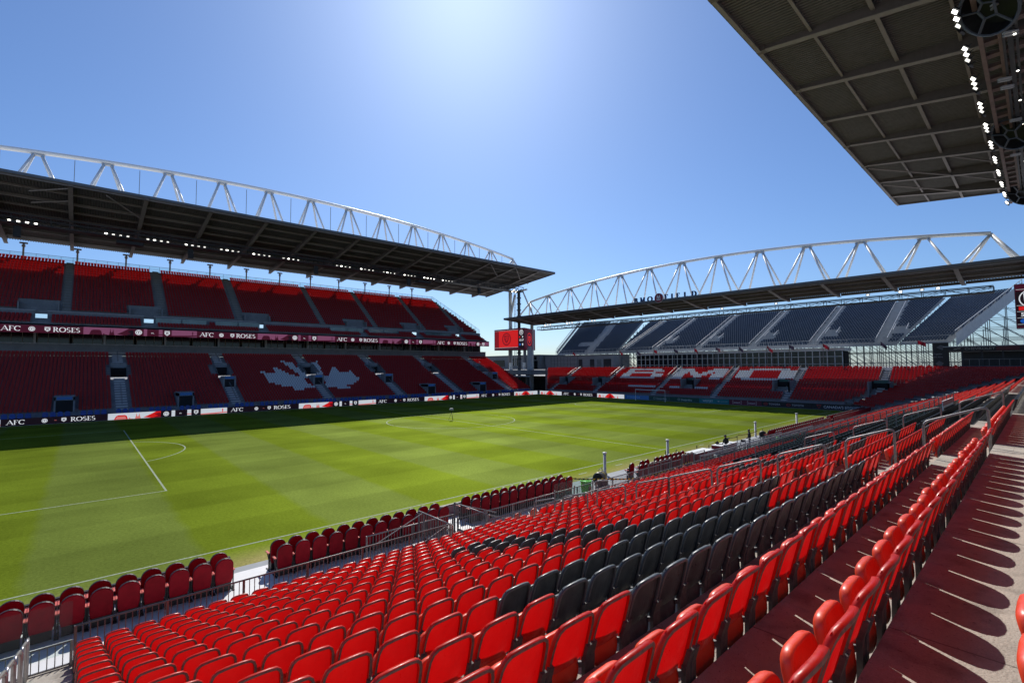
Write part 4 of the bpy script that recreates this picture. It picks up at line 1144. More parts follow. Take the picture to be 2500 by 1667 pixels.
# glazed pavilion
pav = thing('pavilion', 'long flat-roofed glazed lounge with white frames above the far end stand', 'building', (127, 26, 6.75))
m = MB(); m.box(125.0, 2.6, 10.55, 131, 50.7, 11.0); m.box(124.6, 2.4, 11.0, 131, 50.9, 11.15); m.build('flat_roof', WHITE, pav)
m = MB(); m.box(127.5, 3, 6.75, 131, 50.4, 10.5); m.build('back_wall', VOID, pav)
y = 2.8
while y < 50.3:
    m = MB(); m.box(125.28, y + .1, 6.8, 125.32, y + 2.55, 10.5); f = m.build('window', SUITE, pav)
    m = MB()
    for d in (.0, 1.3): m.box(125.1, y + d - .06, 6.75, 125.26, y + d + .06, 10.5)
    m.box(125.1, y, 9.35, 125.26, y + 2.6, 9.45); m.box(125.1, y, 7.9, 125.24, y + 2.6, 7.96)
    m.build('frame', WHITE, f)
    y += 2.64
# side building left
sb = thing('service_building', 'low grey panelled building left of the glazed lounge at the far corner', 'building', (128, 72, 6.75))
m = MB(); m.box(126, 58.8, 6.75, 134, 86, 10.9); m.build('wall', [mat('panel_grey', (.34, .35, .38), .6, noise=.08, scale=1)], sb)
m = MB(); m.box(125.7, 58.6, 10.9, 134.4, 86.4, 11.15); m.build('roof', CONC_D, sb)
for y0, y1, mt in ((59.5, 62.2, STEEL_D), (63.0, 64.6, CONC_D), (70.2, 71.6, STEEL_D), (65.6, 67.2, STEEL_D)):
    m = MB(); m.box(125.9, y0, 6.8, 125.98, y1, 9.8); m.build('door', mt, sb)
m = MB()
for j in range(9): m.box(125.93, 72 + 1.4 * j, 6.9, 125.985, 72.08 + 1.4 * j, 10.7)
for z in (8.4, 9.6): m.box(125.91, 72, z, 125.965, 83.2, z + .05)
m.build('panel_joint', STEEL_D, sb)
cb = thing('corner_building', 'grey building with doors and dark windows beneath the left scoreboard', 'building', (130, 97, 6.75))
m = MB(); m.box(124, 86.5, 6.75, 136, 118, 11.3); m.build('wall', [mat('wall_grey', (.26, .27, .29), .7, noise=.1, scale=1)], cb)
m = MB(); m.box(123.6, 86.4, 11.3, 136.4, 118.4, 11.6); m.build('roof', CONC_D, cb)
for j, (y0, y1, z0, z1, mt) in enumerate(((87.5, 89.5, 6.8, 9.6, SUITE), (90.6, 92.2, 6.8, 9.4, mat('door_red', (.25, .02, .03), .5)), (93.2, 94.6, 6.8, 9.2, WHITE), (96, 99.5, 8, 10.6, SUITE), (88, 91, 10, 10.9, SUITE), (100.4, 102, 6.8, 9.2, SUITE), (104, 110, 7.6, 10, SUITE))):
    m = MB(); m.box(123.9, y0, z0, 123.98, y1, z1); m.build('window' if mt is SUITE else 'door', mt, cb)
# corner bridge deck over the dark opening
br = thing('corner_bridge', 'grey concrete walkway bridging the dark gap at the far left corner', 'bridge', (118, 84, 0))
m = MB(); m.box(114, 80.9, 5.2, 124, 112, 6.6); m.box(113.8, 80.9, 4.6, 114.2, 112, 4.9, 1); m.build('deck', [CONC_D, CONC_L], br)
m = MB(); m.bar((114, 81, 7.7), (114, 112, 7.7), .06)
y = 81
while y < 112: m.bar((114, y, 6.6), (114, y, 7.7), .05); y += 1.1
m.build('rail', GALV, br)
m = MB(); m.box(123.5, 78, 0, 124, 120, 4.6); m.build('back_wall', VOID, br)
for y in (84, 90.3, 97, 104):
    m = MB(); m.tube([(116, y, 0), (116, y, 5.2)], .6, 12); m.build('pier', STEEL_D, br)

# end canopy
LE = 116.0
def end_P2(s, t, z): return (111.0 + t, 31.4 + s, z)
def end_zz(t): return 22.9 + (21.9 - 22.9) * t / 13.0
ro, zze = canopy(ends, end_P2, LE, 0, (13.0, 22.9, 21.9))
roof_frame(ro, end_P2, LE, 9.0, 4.5, zze, 13.0, .95, .4, wr=.25, purls=(.25, 3.4, 6.6, 9.8, 12.8), thin_from=8, sh=2.6)
catwalk(ro, end_P, 106, 12.4, 14.4, 19.6, 20.6, 3.0)
big_truss(ro, end_P, 106.4, 9.0, zze, 9.5, 32.9, 28.7, .32, .19, 6.5, 12.5)
m = MB()
for (s, t) in ((-58.5, 12), (55, 12)): m.tube([end_P(s, t, 0), end_P(s, t, zze(t) - .6)], .55, 12)
m.build('canopy_column', WHITE_ST, ends)
# roof sign
sg_ = thing('roof_sign', 'large navy letters BMO FIELD with a round red emblem on the far canopy edge', 'sign', (111, 34, 22.9))
NAVY = mat('letter_navy', (.012, .06, .20), .4, noise=.05, scale=1)
m = MB(); F = Face2(m, (110.9, 41.6, 22.75), (0, -1, 0), (0, 0, 1))
def sol(ps, dx, m_i=0):
    for p in ps: m.prism([(a + dx, b) for a, b in p], lambda a, b, d: (110.9 + d, 41.6 - a, 22.78 + b), 0, .25, m_i)
px_ = 0
for ch, dx in zip('BMO', (0.1, 1.75, 3.75)):
    t, wd = serif(ch, 1.15, thick=.25, thin=.10, xs=1.15); sol(t, dx)
for ch, dx in zip('FIELD', (8.2, 9.8, 11.1, 12.9, 14.7)):
    t, wd = serif(ch, 1.15, thick=.25, thin=.10, xs=1.15); sol(t, dx)
m.build('letters', NAVY, sg_)
m = MB(); c0 = 6.8
m.prism(disc(c0, .75, 1.0, 28), lambda a, b, d: (110.75 + d, 41.6 - a, 22.6 + b), 0, .3, 0)
m.prism(disc(c0, .75, 1.1, 28), lambda a, b, d: (110.80 + d, 41.6 - a, 22.6 + b), 0, .3, 2)
for p in ([(-.5, -.55), (.5, -.55), (.5, -.3), (-.5, -.3)], [(-.5, -.22), (-.2, -.22), (0, -.22), (0, .1), (-.2, .62), (-.36, .62)], [(0, -.22), (.5, -.22), (.36, .62), (.2, .62), (0, .1)]):
    m.prism([(c0 + a, .75 + b) for a, b in p], lambda a, b, d: (110.70 + d, 41.6 - a, 22.6 + b), 0, .06, 1)
for x0 in (-.26, .26): m.prism([(c0 + x0 - .13, .55), (c0 + x0 + .13, .55), (c0 + x0, .85)], lambda a, b, d: (110.66 + d, 41.6 - a, 22.6 + b), 0, .05, 0)
m.build('emblem', [mat('emblem_red', (.28, .01, .03), .4), WHITE, mat('emblem_edge', (.5, .42, .45), .4)], sg_)

# ================================================================== temporary navy stand
nav = thing('temporary_stand', 'tall scaffold stand with navy seats and pale stairs behind the far end canopy', 'grandstand', (145, 34, 0))
NR = 31
NX = lambda k: 130 + .84 * k
NZ = lambda k: 12.6 + .355 * k
NYL = lambda k: 60.0 + 4.6 * k / (NR - 1)
NYR = lambda k: -5.2 - 4.8 * k / (NR - 1)
SIDE = mat('pale_metal', (.46, .48, .50), .5, noise=.12, scale=1.5)
NS = MB()
m = MB()
NA = [(9.2, 0.7), (-3.3 + .6, .9), (21.9, .7), (35.1, .7), (47.8, .7), (58.0, .5)]
for k in range(NR):
    x0, x1 = NX(k) - .42, NX(k) + .42; z = NZ(k) - .8
    m.box(x0, NYR(k), z - .06, x1, NYL(k), z); m.quad((x0, NYR(k), z - .36), (x0, NYL(k), z - .36), (x0, NYL(k), z - .06), (x0, NYR(k), z - .06))
    for y, w_ in NA: m.box(x0, y - w_, z, x0 + .42, y + w_, z + .17, 1)
    y = NYR(k) + .3
    while y < NYL(k) - .2:
        ok = not any(abs(y - a) < w_ + .3 for a, w_ in NA)
        if 5 <= k <= 9 and any(a - 3.4 < y < a - 1.0 for a, w_ in NA[:5]): ok = False
        if ok: simple(NX(k), y, z, -1, 0, 0, target=NS, wd=.38, top=.70)
        y += .5
m.build('terrace', [SIDE, SIDE], nav)
# wings
def wing(bx0, by0, tx0, ty0, bx1, by1, tx1, ty1, stairs_at=None):
    m = MB()
    for k in range(NR):
        f = k / (NR - 1); z = NZ(k) - .8
        a = Vector((bx0 + (tx0 - bx0) * f, by0 + (ty0 - by0) * f, 0)); b = Vector((bx1 + (tx1 - bx1) * f, by1 + (ty1 - by1) * f, 0))
        d = (b - a); L = d.length; d.normalize(); n = Vector((d.y, -d.x, 0))
        if n.x > 0: n = -n
        p, q = a + n * .42, b + n * .42; r_, s__ = a - n * .42, b - n * .42
        m.add([(p.x, p.y, z), (q.x, q.y, z), (s__.x, s__.y, z), (r_.x, r_.y, z)], [(0, 1, 2, 3)])
        m.add([(p.x, p.y, z - .36), (q.x, q.y, z - .36), (q.x, q.y, z), (p.x, p.y, z)], [(0, 1, 2, 3)])
        t = .5
        while t < L - .7:
            sk = stairs_at and abs(t / L - stairs_at) < .07
            if stairs_at and 6 <= k <= 9 and .02 < t / L - stairs_at < .28: sk = True
            if not sk:
                c = a + d * t; simple(c.x, c.y, z, n.x, n.y, 0, target=NS, wd=.38, top=.70)
            t += .5
        if stairs_at:
            c = a + d * (L * stairs_at); m.box(c.x - .3, c.y - .6, z, c.x + .1, c.y + .6, z + .17, 1)
    return m
m = wing(131, 60.8, 152.6, 65.4, 133.4, 87.0, 141.9, 83.4, .45); m.build('left_wing', [SIDE, SIDE], nav)
m = wing(130, -5.6, 158, -10.6, 126.5, -13.4, 152, -21.2, None); m.build('right_wing', [SIDE, SIDE], nav)
# side skirts, front rail and aisle rails
m = MB()
def skirt(a, b, h0, h1):
    a = Vector(a); b = Vector(b); m.quad(a - Vector((0, 0, h0)), b - Vector((0, 0, h0)), b + Vector((0, 0, h1)), a + Vector((0, 0, h1)))
m2 = m
m.bar((126.3, -13.8, 13.6), (152, -21.8, 24.6), .1); m.bar((126.3, -13.8, 12.9), (152, -21.8, 23.9), .06); skirt((126.3, -13.9, 12.2), (152, -21.9, 23.2), 1.3, .9)
mr = m; m = MB(); ml = m; m.bar((133.2, 87.5, 13.6), (141.5, 83.9, 24.0), .1); skirt((133.3, 87.5, 12.2), (141.7, 83.9, 22.8), .5, .6)
for j in range(24):
    f = j / 23; mr.bar((126.3 + 25.7 * f, -13.82 - 8 * f, 12.4 + 11 * f), (126.3 + 25.7 * f, -13.82 - 8 * f, 13.6 + 11 * f), .07)
    ml.bar((133.2 + 8.3 * f, 87.5 - 3.6 * f, 12.4 + 10.4 * f), (133.2 + 8.3 * f, 87.5 - 3.6 * f, 13.6 + 10.4 * f), .07)
mr.build('side_panel', SIDE, nav); ml.build('side_panel', SIDE, nav)
m = MB()
m.bar((129.3, -5.2, 12.9), (129.3, 60, 12.9), .08); m.bar((129.3, -5.2, 12.1), (129.3, 60, 12.1), .08); m.bar((129.3, 60, 12.9), (132.7, 87.4, 12.9), .08); m.bar((129.3, -5.2, 12.9), (126.2, -13.6, 12.9), .08)
m.box(129.25, -5.2, 11.4, 129.35, 60, 11.85)
y = -5
while y < 60: m.bar((129.3, y, 11.4), (129.3, y, 12.9), .05); y += 1.0
for j in range(20): m.bar((129.3 + 3.4 * j / 19, 60 + 27.4 * j / 19, 11.4), (129.3 + 3.4 * j / 19, 60 + 27.4 * j / 19, 12.9), .05)
for y, w_ in NA:
    for sg in (-1, 1):
        m.bar((NX(0), y + sg * w_, NZ(0) + .35), (NX(30), y + sg * w_, NZ(30) + .35), .08)
        for k in range(0, 31, 3): m.bar((NX(k), y + sg * w_, NZ(k) - .7), (NX(k), y + sg * w_, NZ(k) + .35), .05)
m.build('rail', SIDE, nav)
for y, w_ in NA[:5]:
    m = MB(); yc = y - 2.2
    for q in range(5):
        for ys in (yc - 1.05, yc + 1.0): m.bar((NX(5 + q), ys, NZ(5 + q) - .6), (NX(5 + q), ys, NZ(5 + q) + .35), .06)
    for ys in (yc - 1.05, yc + 1.0): m.bar((NX(5), ys, NZ(5) + .35), (NX(9), ys, NZ(9) + .35), .08)
    m.box(NX(8), yc - .9, NZ(6) - .6, NX(8) + .1, yc + .9, NZ(8) - .1)
    m.build('vomitory_screen', SIDE, nav)
# scaffold
m = MB()
for gx in (130, 136, 142, 148, 154):
    top = 11.6 + (gx - 130) * .42
    y = -22
    while y < 88:
        if not (gx == 130 and y > 88): m.bar((gx, y, 0), (gx, y, top), .12)
        y2 = y + 2.6
        z = 1.5
        while z < top - 1.5:
            m.bar((gx, y, z), (gx, y2, z), .08)
            m.bar((gx, y, z), (gx, y2, min(z + 2.2, top)), .07)
            z += 2.2
        y = y2
m.build('scaffold', mat('scaffold_steel', (.16, .19, .22), .5, noise=.2, scale=1), nav)
o = NS.build('navy_seats', FAR_NAVY)
nav_seats_obj = o
tag(o, 'thousands of small navy bucket seats filling the tall temporary stand', 'seats', None, 'stuff')

# ================================================================== scoreboards
def scoreboard(tname, lab, loc, Lp, Mp, Rp, z0, z1, first=True):
    t = thing('scoreboard', lab, 'scoreboard', loc)
    Lp, Mp, Rp = Vector((*Lp, 0)), Vector((*Mp, 0)), Vector((*Rp, 0))
    m = MB()
    m.add([(p.x, p.y, z) for z in (z0, z1) for p in (Lp, Mp, Rp)], [(0, 1, 4, 3), (1, 2, 5, 4), (2, 0, 3, 5), (0, 2, 1), (3, 4, 5)], 0)
    m.build('cabinet', BLACK, t)
    return t, Lp, Mp, Rp
LM, MM, RM_ = (115.36, 99.26), (116, 85.3), (125.1, 89.65)
t, Lp, Mp, Rp = scoreboard('a', 'large two-faced scoreboard with a red crest at the far left corner', (118, 90, 13), LM, MM, RM_, 13.1, 20.0)
SM = [E_RED, E_DRD, E_BLK, E_TXT, E_BLU, E_MAR]
def score_face(A, B, z0, H, kind, parent):
    u = (B - A); W = u.length; u.normalize()
    m = MB(); F = Face2(m, (A.x, A.y, z0), u, (0, 0, 1)); 
    k = H / 6.9
    F.rect(.05, .05, W - .05, H - .05, .01, 5)
    if kind == 'main':
        F.rect(.3, .9 * k, W * .80, H - .6, .02, 0); F.rect(W * .0 + .3, .9 * k, W * .16, H - .6, .025, 1); F.rect(W * .66, .9 * k, W * .80, H - .6, .025, 0)
        cx, cy = W * .42, .9 * k + (H - 1.5) / 2
        F.polys(ring(cx, cy, 2.1 * k, .35, 28), 0, 0, .03, 1)
        F.polys([p for p in ring(cx, cy, 1.62 * k, .12, 28)], 0, 0, .032, 1)
        F.poly([(cx - 1.05, cy + 1.15), (cx - 1.05, cy - .2), (cx - .5, cy - 1.0), (cx, cy - 1.35), (cx + .5, cy - 1.0), (cx + 1.05, cy - .2), (cx + 1.05, cy + 1.15)], .03, 1)
        F.polys([[(cx - .8, cy + .5), (cx + .8, cy + .95), (cx + .8, cy + .75), (cx - .8, cy + .3)], [(cx - .25, cy + .3), (cx + .05, cy + .4), (cx + .05, cy - .8), (cx - .25, cy - .5)], [(cx + .3, cy + .5), (cx + .55, cy + .55), (cx + .55, cy - .3), (cx + .3, cy - .4)]], 0, 0, .035, 0)
        F.rect(W * .81, .3, W - .2, H - .4, .02, 2)
        F.polys(ring(W * .905, H * .80, .85, .16, 20), 0, 0, .03, 3); shield(F, W * .905, H * .80, .5, .03, 3, 2)
        F.rect(W * .83, H * .55, W * .87, H * .62, .03, 0); F.rect(W * .93, H * .55, W * .96, H * .62, .03, 3)
        tt, wd = sans('55:27', H * .09, .02); F.polys(tt, W * .845, H * .40, .03, 3)
        F.poly(disc(W * .86, H * .24, .38, 14), .03, 4); F.rect(W * .93, H * .19, W * .96, H * .29, .03, 3)
        F.rect(.3, H - .5, W * .8, H - .45, .03, 3); F.rect(.3, .8 * k, W * .8, .86 * k, .03, 3)
    elif kind == 'side':
        cx, cy = W * .45, H * .5
        F.polys(ring(cx, cy, W * .22, .28, 24, H * .30), 0, 0, .02, 0)
        F.poly([(cx - W * .1, cy + 1.0), (cx - W * .1, cy - .4), (cx, cy - 1.3), (cx + W * .1, cy - .4), (cx + W * .1, cy + 1.0)], .02, 0)
        F.rect(cx - .3, cy - .7, cx + .15, cy + .5, .03, 5)
    m.build('screen', SM, parent)
score_face(Lp, Mp, 13.1, 6.9, 'main', t)
score_face(Mp, Rp, 13.1, 6.9, 'side', t)
m = MB()
for x, y in ((117.6, 94), (118.3, 90.2), (118.3, 87.6)): m.tube([(x, y, 9), (x, y, 13.2)], .5, 10)
m.build('support', STEEL, t)
t2 = thing('scoreboard', 'dark scoreboard cut off by the right edge showing 55 and a shield', 'scoreboard', (117, -26, 13))
m = MB(); m.box(116.05, -35.5, 13.0, 118, -21.5, 19.6); m.build('cabinet', BLACK, t2)
m = MB(); F = Face2(m, (116.0, -21.5, 13.0), (0, -1, 0), (0, 0, 1))
F.rect(.05, .05, 13.9, 6.55, .01, 5); F.rect(.1, .3, 3.6, 5.5, .02, 2)
cx, cy = 1.75, 4.35
F.polys(ring(cx, cy, 1.35, .13, 26), 0, 0, .03, 3)
F.polys([[(cx - .75, cy + .75), (cx + .75, cy + .95), (cx + .75, cy + .75), (cx - .75, cy + .55)], [(cx - .75, cy + .35), (cx + .75, cy + .55), (cx + .75, cy + .4), (cx - .75, cy + .2)],
         [(cx - .45, cy + .2), (cx - .28, cy + .2), (cx - .28, cy - .6), (cx - .45, cy - .5)], [(cx - .1, cy + .2), (cx + .12, cy + .25), (cx + .12, cy - .85), (cx - .1, cy - .8)], [(cx + .35, cy + .3), (cx + .52, cy + .3), (cx + .52, cy - .5), (cx + .35, cy - .6)],
         [(cx - .85, cy + .8), (cx - .75, cy + .8), (cx - .7, cy - .3), (cx - .8, cy - .3)], [(cx - .8, cy - .3), (cx - .68, cy - .3), (cx, cy - .95), (cx, cy - 1.08)], [(cx + .8, cy - .3), (cx + .68, cy - .3), (cx, cy - .95), (cx, cy - 1.08)]], 0, 0, .03, 3)
F.poly([(.35, 2.65), (1.3, 2.65), (1.3, 3.0), (1.1, 3.2), (.35, 3.2)], .03, 0)
tt, wd = sans('55:27', .55, .02); F.polys(tt, .55, 1.75, .03, 3)
F.poly(disc(.95, 1.05, .52, 20, .36), .03, 4)
for yy in (.55, 1.5, 2.45, 3.35, 5.75): F.rect(.15, yy, 3.6, yy + .04, .03, 3)
m.build('screen', SM, t2)
m = MB()
for y in (-24, -30): m.tube([(117, y, 0), (117, y, 13)], .6, 12)
m.build('support', STEEL, t2)

# near right corner: deck with bar and fascia
cor = thing('corner_bar', 'dark corner deck with a covered bar under a black fascia at the right', 'building', (126, -20, 0))
m = MB(); m.box(120.5, -44, 5.9, 132, -14.6, 7.4); m.build('deck', mat('deck_blue', (.06, .085, .12), .6, noise=.1, scale=1), cor)
m = MB(); m.box(121.6, -44, 9.9, 130, -12.6, 10.6); m.box(121.5, -44, 10.6, 130, -12.6, 10.72, 1); m.build('fascia', [BLACK, CONC_L], cor)
m = MB(); m.box(121.8, -13.3, 7.0, 122.2, -11.2, 11.4); m.build('poster_panel', BLACK, cor)
m = MB(); F = Face2(m, (121.78, -11.2, 7.0), (0, -1, 0), (0, 0, 1))
for txt, yy in (('Together', 2.35), ("let's drive", 1.85)):
    tt, wd = sans(txt, .26); F.polys([[(a * .85, b) for a, b in p] for p in tt], .12, yy, .01, 0)
F.poly([(.3, .8), (.8, 1.3), (1.4, .9), (1.1, .4), (.6, .5)], .01, 1); F.poly([(.5, 3.6), (1.1, 4.0), (1.8, 3.6), (1.3, 3.1)], .01, 1)
m.build('poster_print', [mat('print_grey', (.30, .31, .33), .5), mat('print_mid', (.12, .12, .13), .5)], cor)
m = MB(); F = Face2(m, (121.58, -13.4, 9.9), (0, -1, 0), (0, 0, 1))
tt, wd = sans('CHEVROLET', .36, .01); F.polys([[(a * 1.3, b) for a, b in p] for p in tt], 1.9, .18, .01, 0)
F.polys([[(.5, .25), (.9, .25), (.98, .35), (1.35, .35), (1.43, .5), (1.0, .5), (.92, .42), (.56, .42)]], 0, 0, .01, 0); F.rect(5.6, 0.02, 8.2, .68, .005, 1)
m.build('fascia_lettering', [mat('gold_grey', (.32, .30, .26), .5), mat('fascia_red', (.10, .01, .015), .5)], cor)
m = MB()
for j in range(12): m.box(122.0, -15 - 2.4 * j, 7.4, 122.2, -14.8 - 2.4 * j, 9.9)
m.box(126, -44, 7.4, 126.2, -14.6, 9.8); m.build('bar_front', STEEL_D, cor)
m = MB(); m.bar((120.6, -14.7, 8.5), (120.6, -44, 8.5), .06)
for j in range(26): m.bar((120.6, -14.7 - 1.15 * j, 7.4), (120.6, -14.7 - 1.15 * j, 8.5), .05)
m.build('deck_rail', GALV, cor)
m = MB(); m.tube([(121.5, -15.3, 0), (121.5, -15.3, 5.9)], .55, 14); m.tube([(121.5, -24, 0), (121.5, -24, 5.9)], .55, 14); m.build('column', CONC_D, cor)
m = MB(); m.box(126.5, -44, 0, 127, -14.9, 5.9); m.build('back_wall', VOID, cor)
# corner seating block wrapping round between the two stands
m = MB()
for k in range(16):
    sx = 109.5 + .66 * .9 * k - .75 * 1.2; sy = -1.5 - .75 * .9 * k - .66 * 1.2; z = EZ(k) - 1.25
    L = (sx - 104.3) / .75
    a = Vector((sx + .66 * .47, sy - .75 * .47, z)); b = Vector((sx - .66 * .47, sy + .75 * .47, z)); t_ = Vector((-.75, -.66, 0)) * L
    m.quad(a, b, b + t_, a + t_); dz = Vector((0, 0, -.386)); m.quad(b, b + dz, b + dz + t_, b + t_)
    q = .5
    while q < L: simple(sx - .75 * q, sy - .66 * q, z, -.66, .75, 0); q += .5
    c = Vector((sx, sy, z)); e_ = Vector((.75, .66, 0))
    m.quad(a, b, b + e_ * 1.3, a + e_ * 1.3, 0)
m.build('corner_terrace', CONC_D, near)
# ================================================================== padded seats along the near touchline
def tomb(w_, z0, z1, rtop, n=10):
    pts = [(-w_ / 2 * .86, z0), (w_ / 2 * .86, z0), (w_ / 2, z0 + .18), (w_ / 2, z1 - rtop)]
    for k in range(1, n): 
        a = PI * k / n; pts.append((w_ / 2 * math.cos(a), z1 - rtop + rtop * math.sin(a)))
    pts += [(-w_ / 2, z1 - rtop), (-w_ / 2, z0 + .18)]
    return pts
def slab(m, poly, y0, y1, mside, mface, puff=.02, lean=0.0):
    n = len(poly); cx = sum(p[0] for p in poly) / n; cz = sum(p[1] for p in poly) / n
    R_ = [(y0 - puff, .88), (y0, .985), (y0 + .012, 1.0), (y1 - .012, 1.0), (y1, .985), (y1 + puff, .88)]
    vs = []
    for y, k in R_:
        for a, b in poly: vs.append((cx + (a - cx) * k, y - lean * (b - .4), cz + (b - cz) * k))
    fs = []
    o = len(m.v)
    for r in range(5):
        for i in range(n):
            m.f.append((o + r * n + i, o + r * n + (i + 1) % n, o + (r + 1) * n + (i + 1) % n, o + (r + 1) * n + i)); m.m.append(mside if r in (1, 2, 3) else mface)
    m.v += vs; m.f.append(tuple(o + i for i in range(n))); m.m.append(mface); m.f.append(tuple(o + 5 * n + i for i in reversed(range(n)))); m.m.append(mface)
def padded(lab, loc, mt, group, arms=True, w_=.54):
    t = thing('padded_seat', lab, 'seat', loc, group)
    m = MB(); slab(m, tomb(w_, .28, 1.14, .25), -.03, .07, 1, 0, lean=.10); m.build('backrest', [mt, BLACK], t, smooth=False, local=True)
    m = MB(); slab(m, tomb(.46, .36, .80, .16), .13, .21, 1, 0, lean=.02); m.build('folded_seat', [mt, BLACK], t, local=True)
    if arms:
        for sg in (-1, 1):
            m = MB(); m.box(sg * .30 - .035, .02, .64, sg * .30 + .035, .36, .675); m.build('armrest', ORANGE if mt is PADRED else BLACK, t, local=True)
    m = MB()
    for sg in (-1, 1):
        m.bar((sg * .29, .05, .0), (sg * .29, .05, .64), .035); m.bar((sg * .29, .05, .4), (sg * .29, .32, .64), .03); m.bar((sg * .29, -.1, .02), (sg * .29, .34, .02), .05, .04)
    m.bar((-.29, .05, .38), (.29, .05, .38), .04); m.box(-.22, .0, .02, .22, .25, .30)
    m.build('frame', BLACK, t, local=True)
    return t
G_P = 'padded red seats along the near touchline'
pp = None; cb_ = [0, 0]
def place_pad(x, y, z, lab):
    global pp
    if pp is None: pp = padded(lab, (x, y, z), PADRED, G_P); return pp
    return dup(pp, (x, y, z), lab)
BL = [('left', 9.72, 11), ('middle', 18.02, 12), ('right', 26.86, 12)]
for bn, x0, n in BL:
    for k in range(n):
        dx = .635 * k
        place_pad(x0 + dx, -4.78, .14, f'padded red seat, {nth(k + 1)} from the left in the back row of the {bn} touchline block')
        place_pad(x0 + dx - .02, -4.02, .12, f'padded red seat, {nth(k + 1)} from the left in the front row of the {bn} touchline block')
for k in range(12):
    for r_i, y in ((0, -5.5), (1, -4.75)):
        if r_i and k in (1, 4): continue
        place_pad(40.3 + .62 * k, y, .02, f'padded dark red seat, {nth(k + 1)} from the left in the {"back" if r_i == 0 else "front"} row beyond the green bin')
for k in range(62):
    for r_i, y in ((0, -5.6), (1, -4.85)):
        if k in (29, 30): continue
        place_pad(64.5 + .64 * k, y, .02, f'padded red seat, {nth(k + 1)} from the left in the {"back" if r_i == 0 else "front"} row of the farthest touchline block')
# low boards on the grass edge (seen from behind)
BRD = mat('board_back', (.42, .33, .36), .55, noise=.1, scale=2)
for j, (x0, x1) in enumerate(((2, 8.2), (8.2, 14.4), (14.4, 16.6), (18.2, 24.4), (24.4, 30.6), (30.6, 34.2))):
    t = thing('touchline_board', f'pale low board behind the padded seats, {nth(j + 1)} panel from the left', 'advertising board', ((x0 + x1) / 2, -3.05, 0), 'low boards along the near touchline')
    m = MB(); m.box(x0 + .02, -3.12, .05, x1 - .02, -3.02, .66); m.build('panel', BRD, t)
    m = MB(); m.box(x0, -3.14, .66, x1, -3.0, .70); m.build('top_trim', BLACK, t)
    for xx in (x0 + .3, x1 - .3):
        m = MB(); m.bar((xx, -3.14, .05), (xx, -3.6, .03), .05); m.bar((xx, -3.14, .5), (xx, -3.5, .04), .03); m.build('bracket', BLACK, t)

# ================================================================== fences, rails
def fence(lab, p0, p1, z0, z1, mt, bars=.13, posts=1.7, glass=None, top=.05, cat='fence', topmat=None):
    p0 = Vector((*p0, 0)); p1 = Vector((*p1, 0)); L = (p1 - p0).length; d = (p1 - p0) / L
    c = (p0 + p1) / 2
    t = thing('fence', lab, cat, (c.x, c.y, z0))
    m = MB(); m.tube([(p0.x, p0.y, z1), (p1.x, p1.y, z1)], top / 2, 8); m.build('top_rail', topmat or mt, t, smooth=True)
    m = MB(); m.bar((p0.x, p0.y, z0 + .09), (p1.x, p1.y, z0 + .09), .035); m.build('bottom_rail', mt, t)
    n = max(1, round(L / posts))
    for j in range(n + 1):
        q = p0 + d * (L * j / n); m = MB(); m.bar((q.x, q.y, z0), (q.x, q.y, z1 + .01), .055); m.build('post', mt, t)
    if bars:
        m = MB(); k = bars
        while k < L: q = p0 + d * k; m.bar((q.x, q.y, z0 + .09), (q.x, q.y, z1), .018); k += bars
        m.build('infill_bars', mt, t)
    if glass:
        m = MB(); nn = Vector((d.y, -d.x, 0)) * .03; a = p0 + nn; b = p1 + nn
        m.quad((a.x, a.y, glass[0]), (b.x, b.y, glass[0]), (b.x, b.y, glass[1]), (a.x, a.y, glass[1])); m.build('glass_pane', GLASS, t)
    return t
W16 = floorz(16)
DARKR = mat('rail_brown', (.15, .13, .13), .5, metal=.4, noise=.25, scale=10)
fence('dark picket railing in front of the lowest red row on the left', (12.32, -8.5), (22.8, -8.5), W16 - .05, 1.80, DARKR)
fence('short picket railing at the foot of the left aisle under a glass pane', (9.0, -8.5), (12.26, -8.5), W16 - .05, 1.50, GALV, glass=(1.25, 2.40))
fence('pale picket gate panel left of the steps to the touchline', (22.9, -8.5), (22.9, -6.1), .16, 1.75, GALV)
fence('pale picket gate panel right of the steps to the touchline', (24.7, -8.5), (24.7, -6.1), .16, 1.75, GALV)
fence('picket railing facing the pitch between the two flights of steps', (20.6, -6.1), (24.6, -6.1), .16, 1.25, GALV)
fence('long picket railing nearest the padded seats right of the steps', (24.9, -6.1), (44.5, -6.1), .12, 1.02, GALV, glass=(.5, 1.5) if False else None)
fence('long picket railing at the foot of the red rows right of the steps', (24.6, -8.6), (45, -8.6), .30, 1.58, GALV)
fence('shiny railing in front of the black rows near halfway', (45.2, -8.6), (76, -8.6), .30, 1.62, GALV, bars=.26, topmat=CHROME, top=.09)
fence('shiny second railing beside the tables near halfway', (45.2, -7.2), (70, -7.2), .12, 1.30, GALV, bars=.26, topmat=CHROME, top=.09)
fence('low railing beside the people at the tables', (48.5, -6.2), (64, -6.2), .10, 1.10, GALV, bars=.2, topmat=CHROME, top=.07)
fence('long far railing running to the corner by the distant red rows', (76.2, -8.6), (103, -8.6), .30, 1.62, GALV, bars=.3)
fence('small cage railing left of the dark red padded seats', (40.1, -6.2), (43.0, -6.2), .05, 1.25, GALV, bars=.2)
fence('small cage railing right of the dark red padded seats', (44.6, -6.15), (48.0, -6.15), .05, 1.25, GALV, bars=.2)
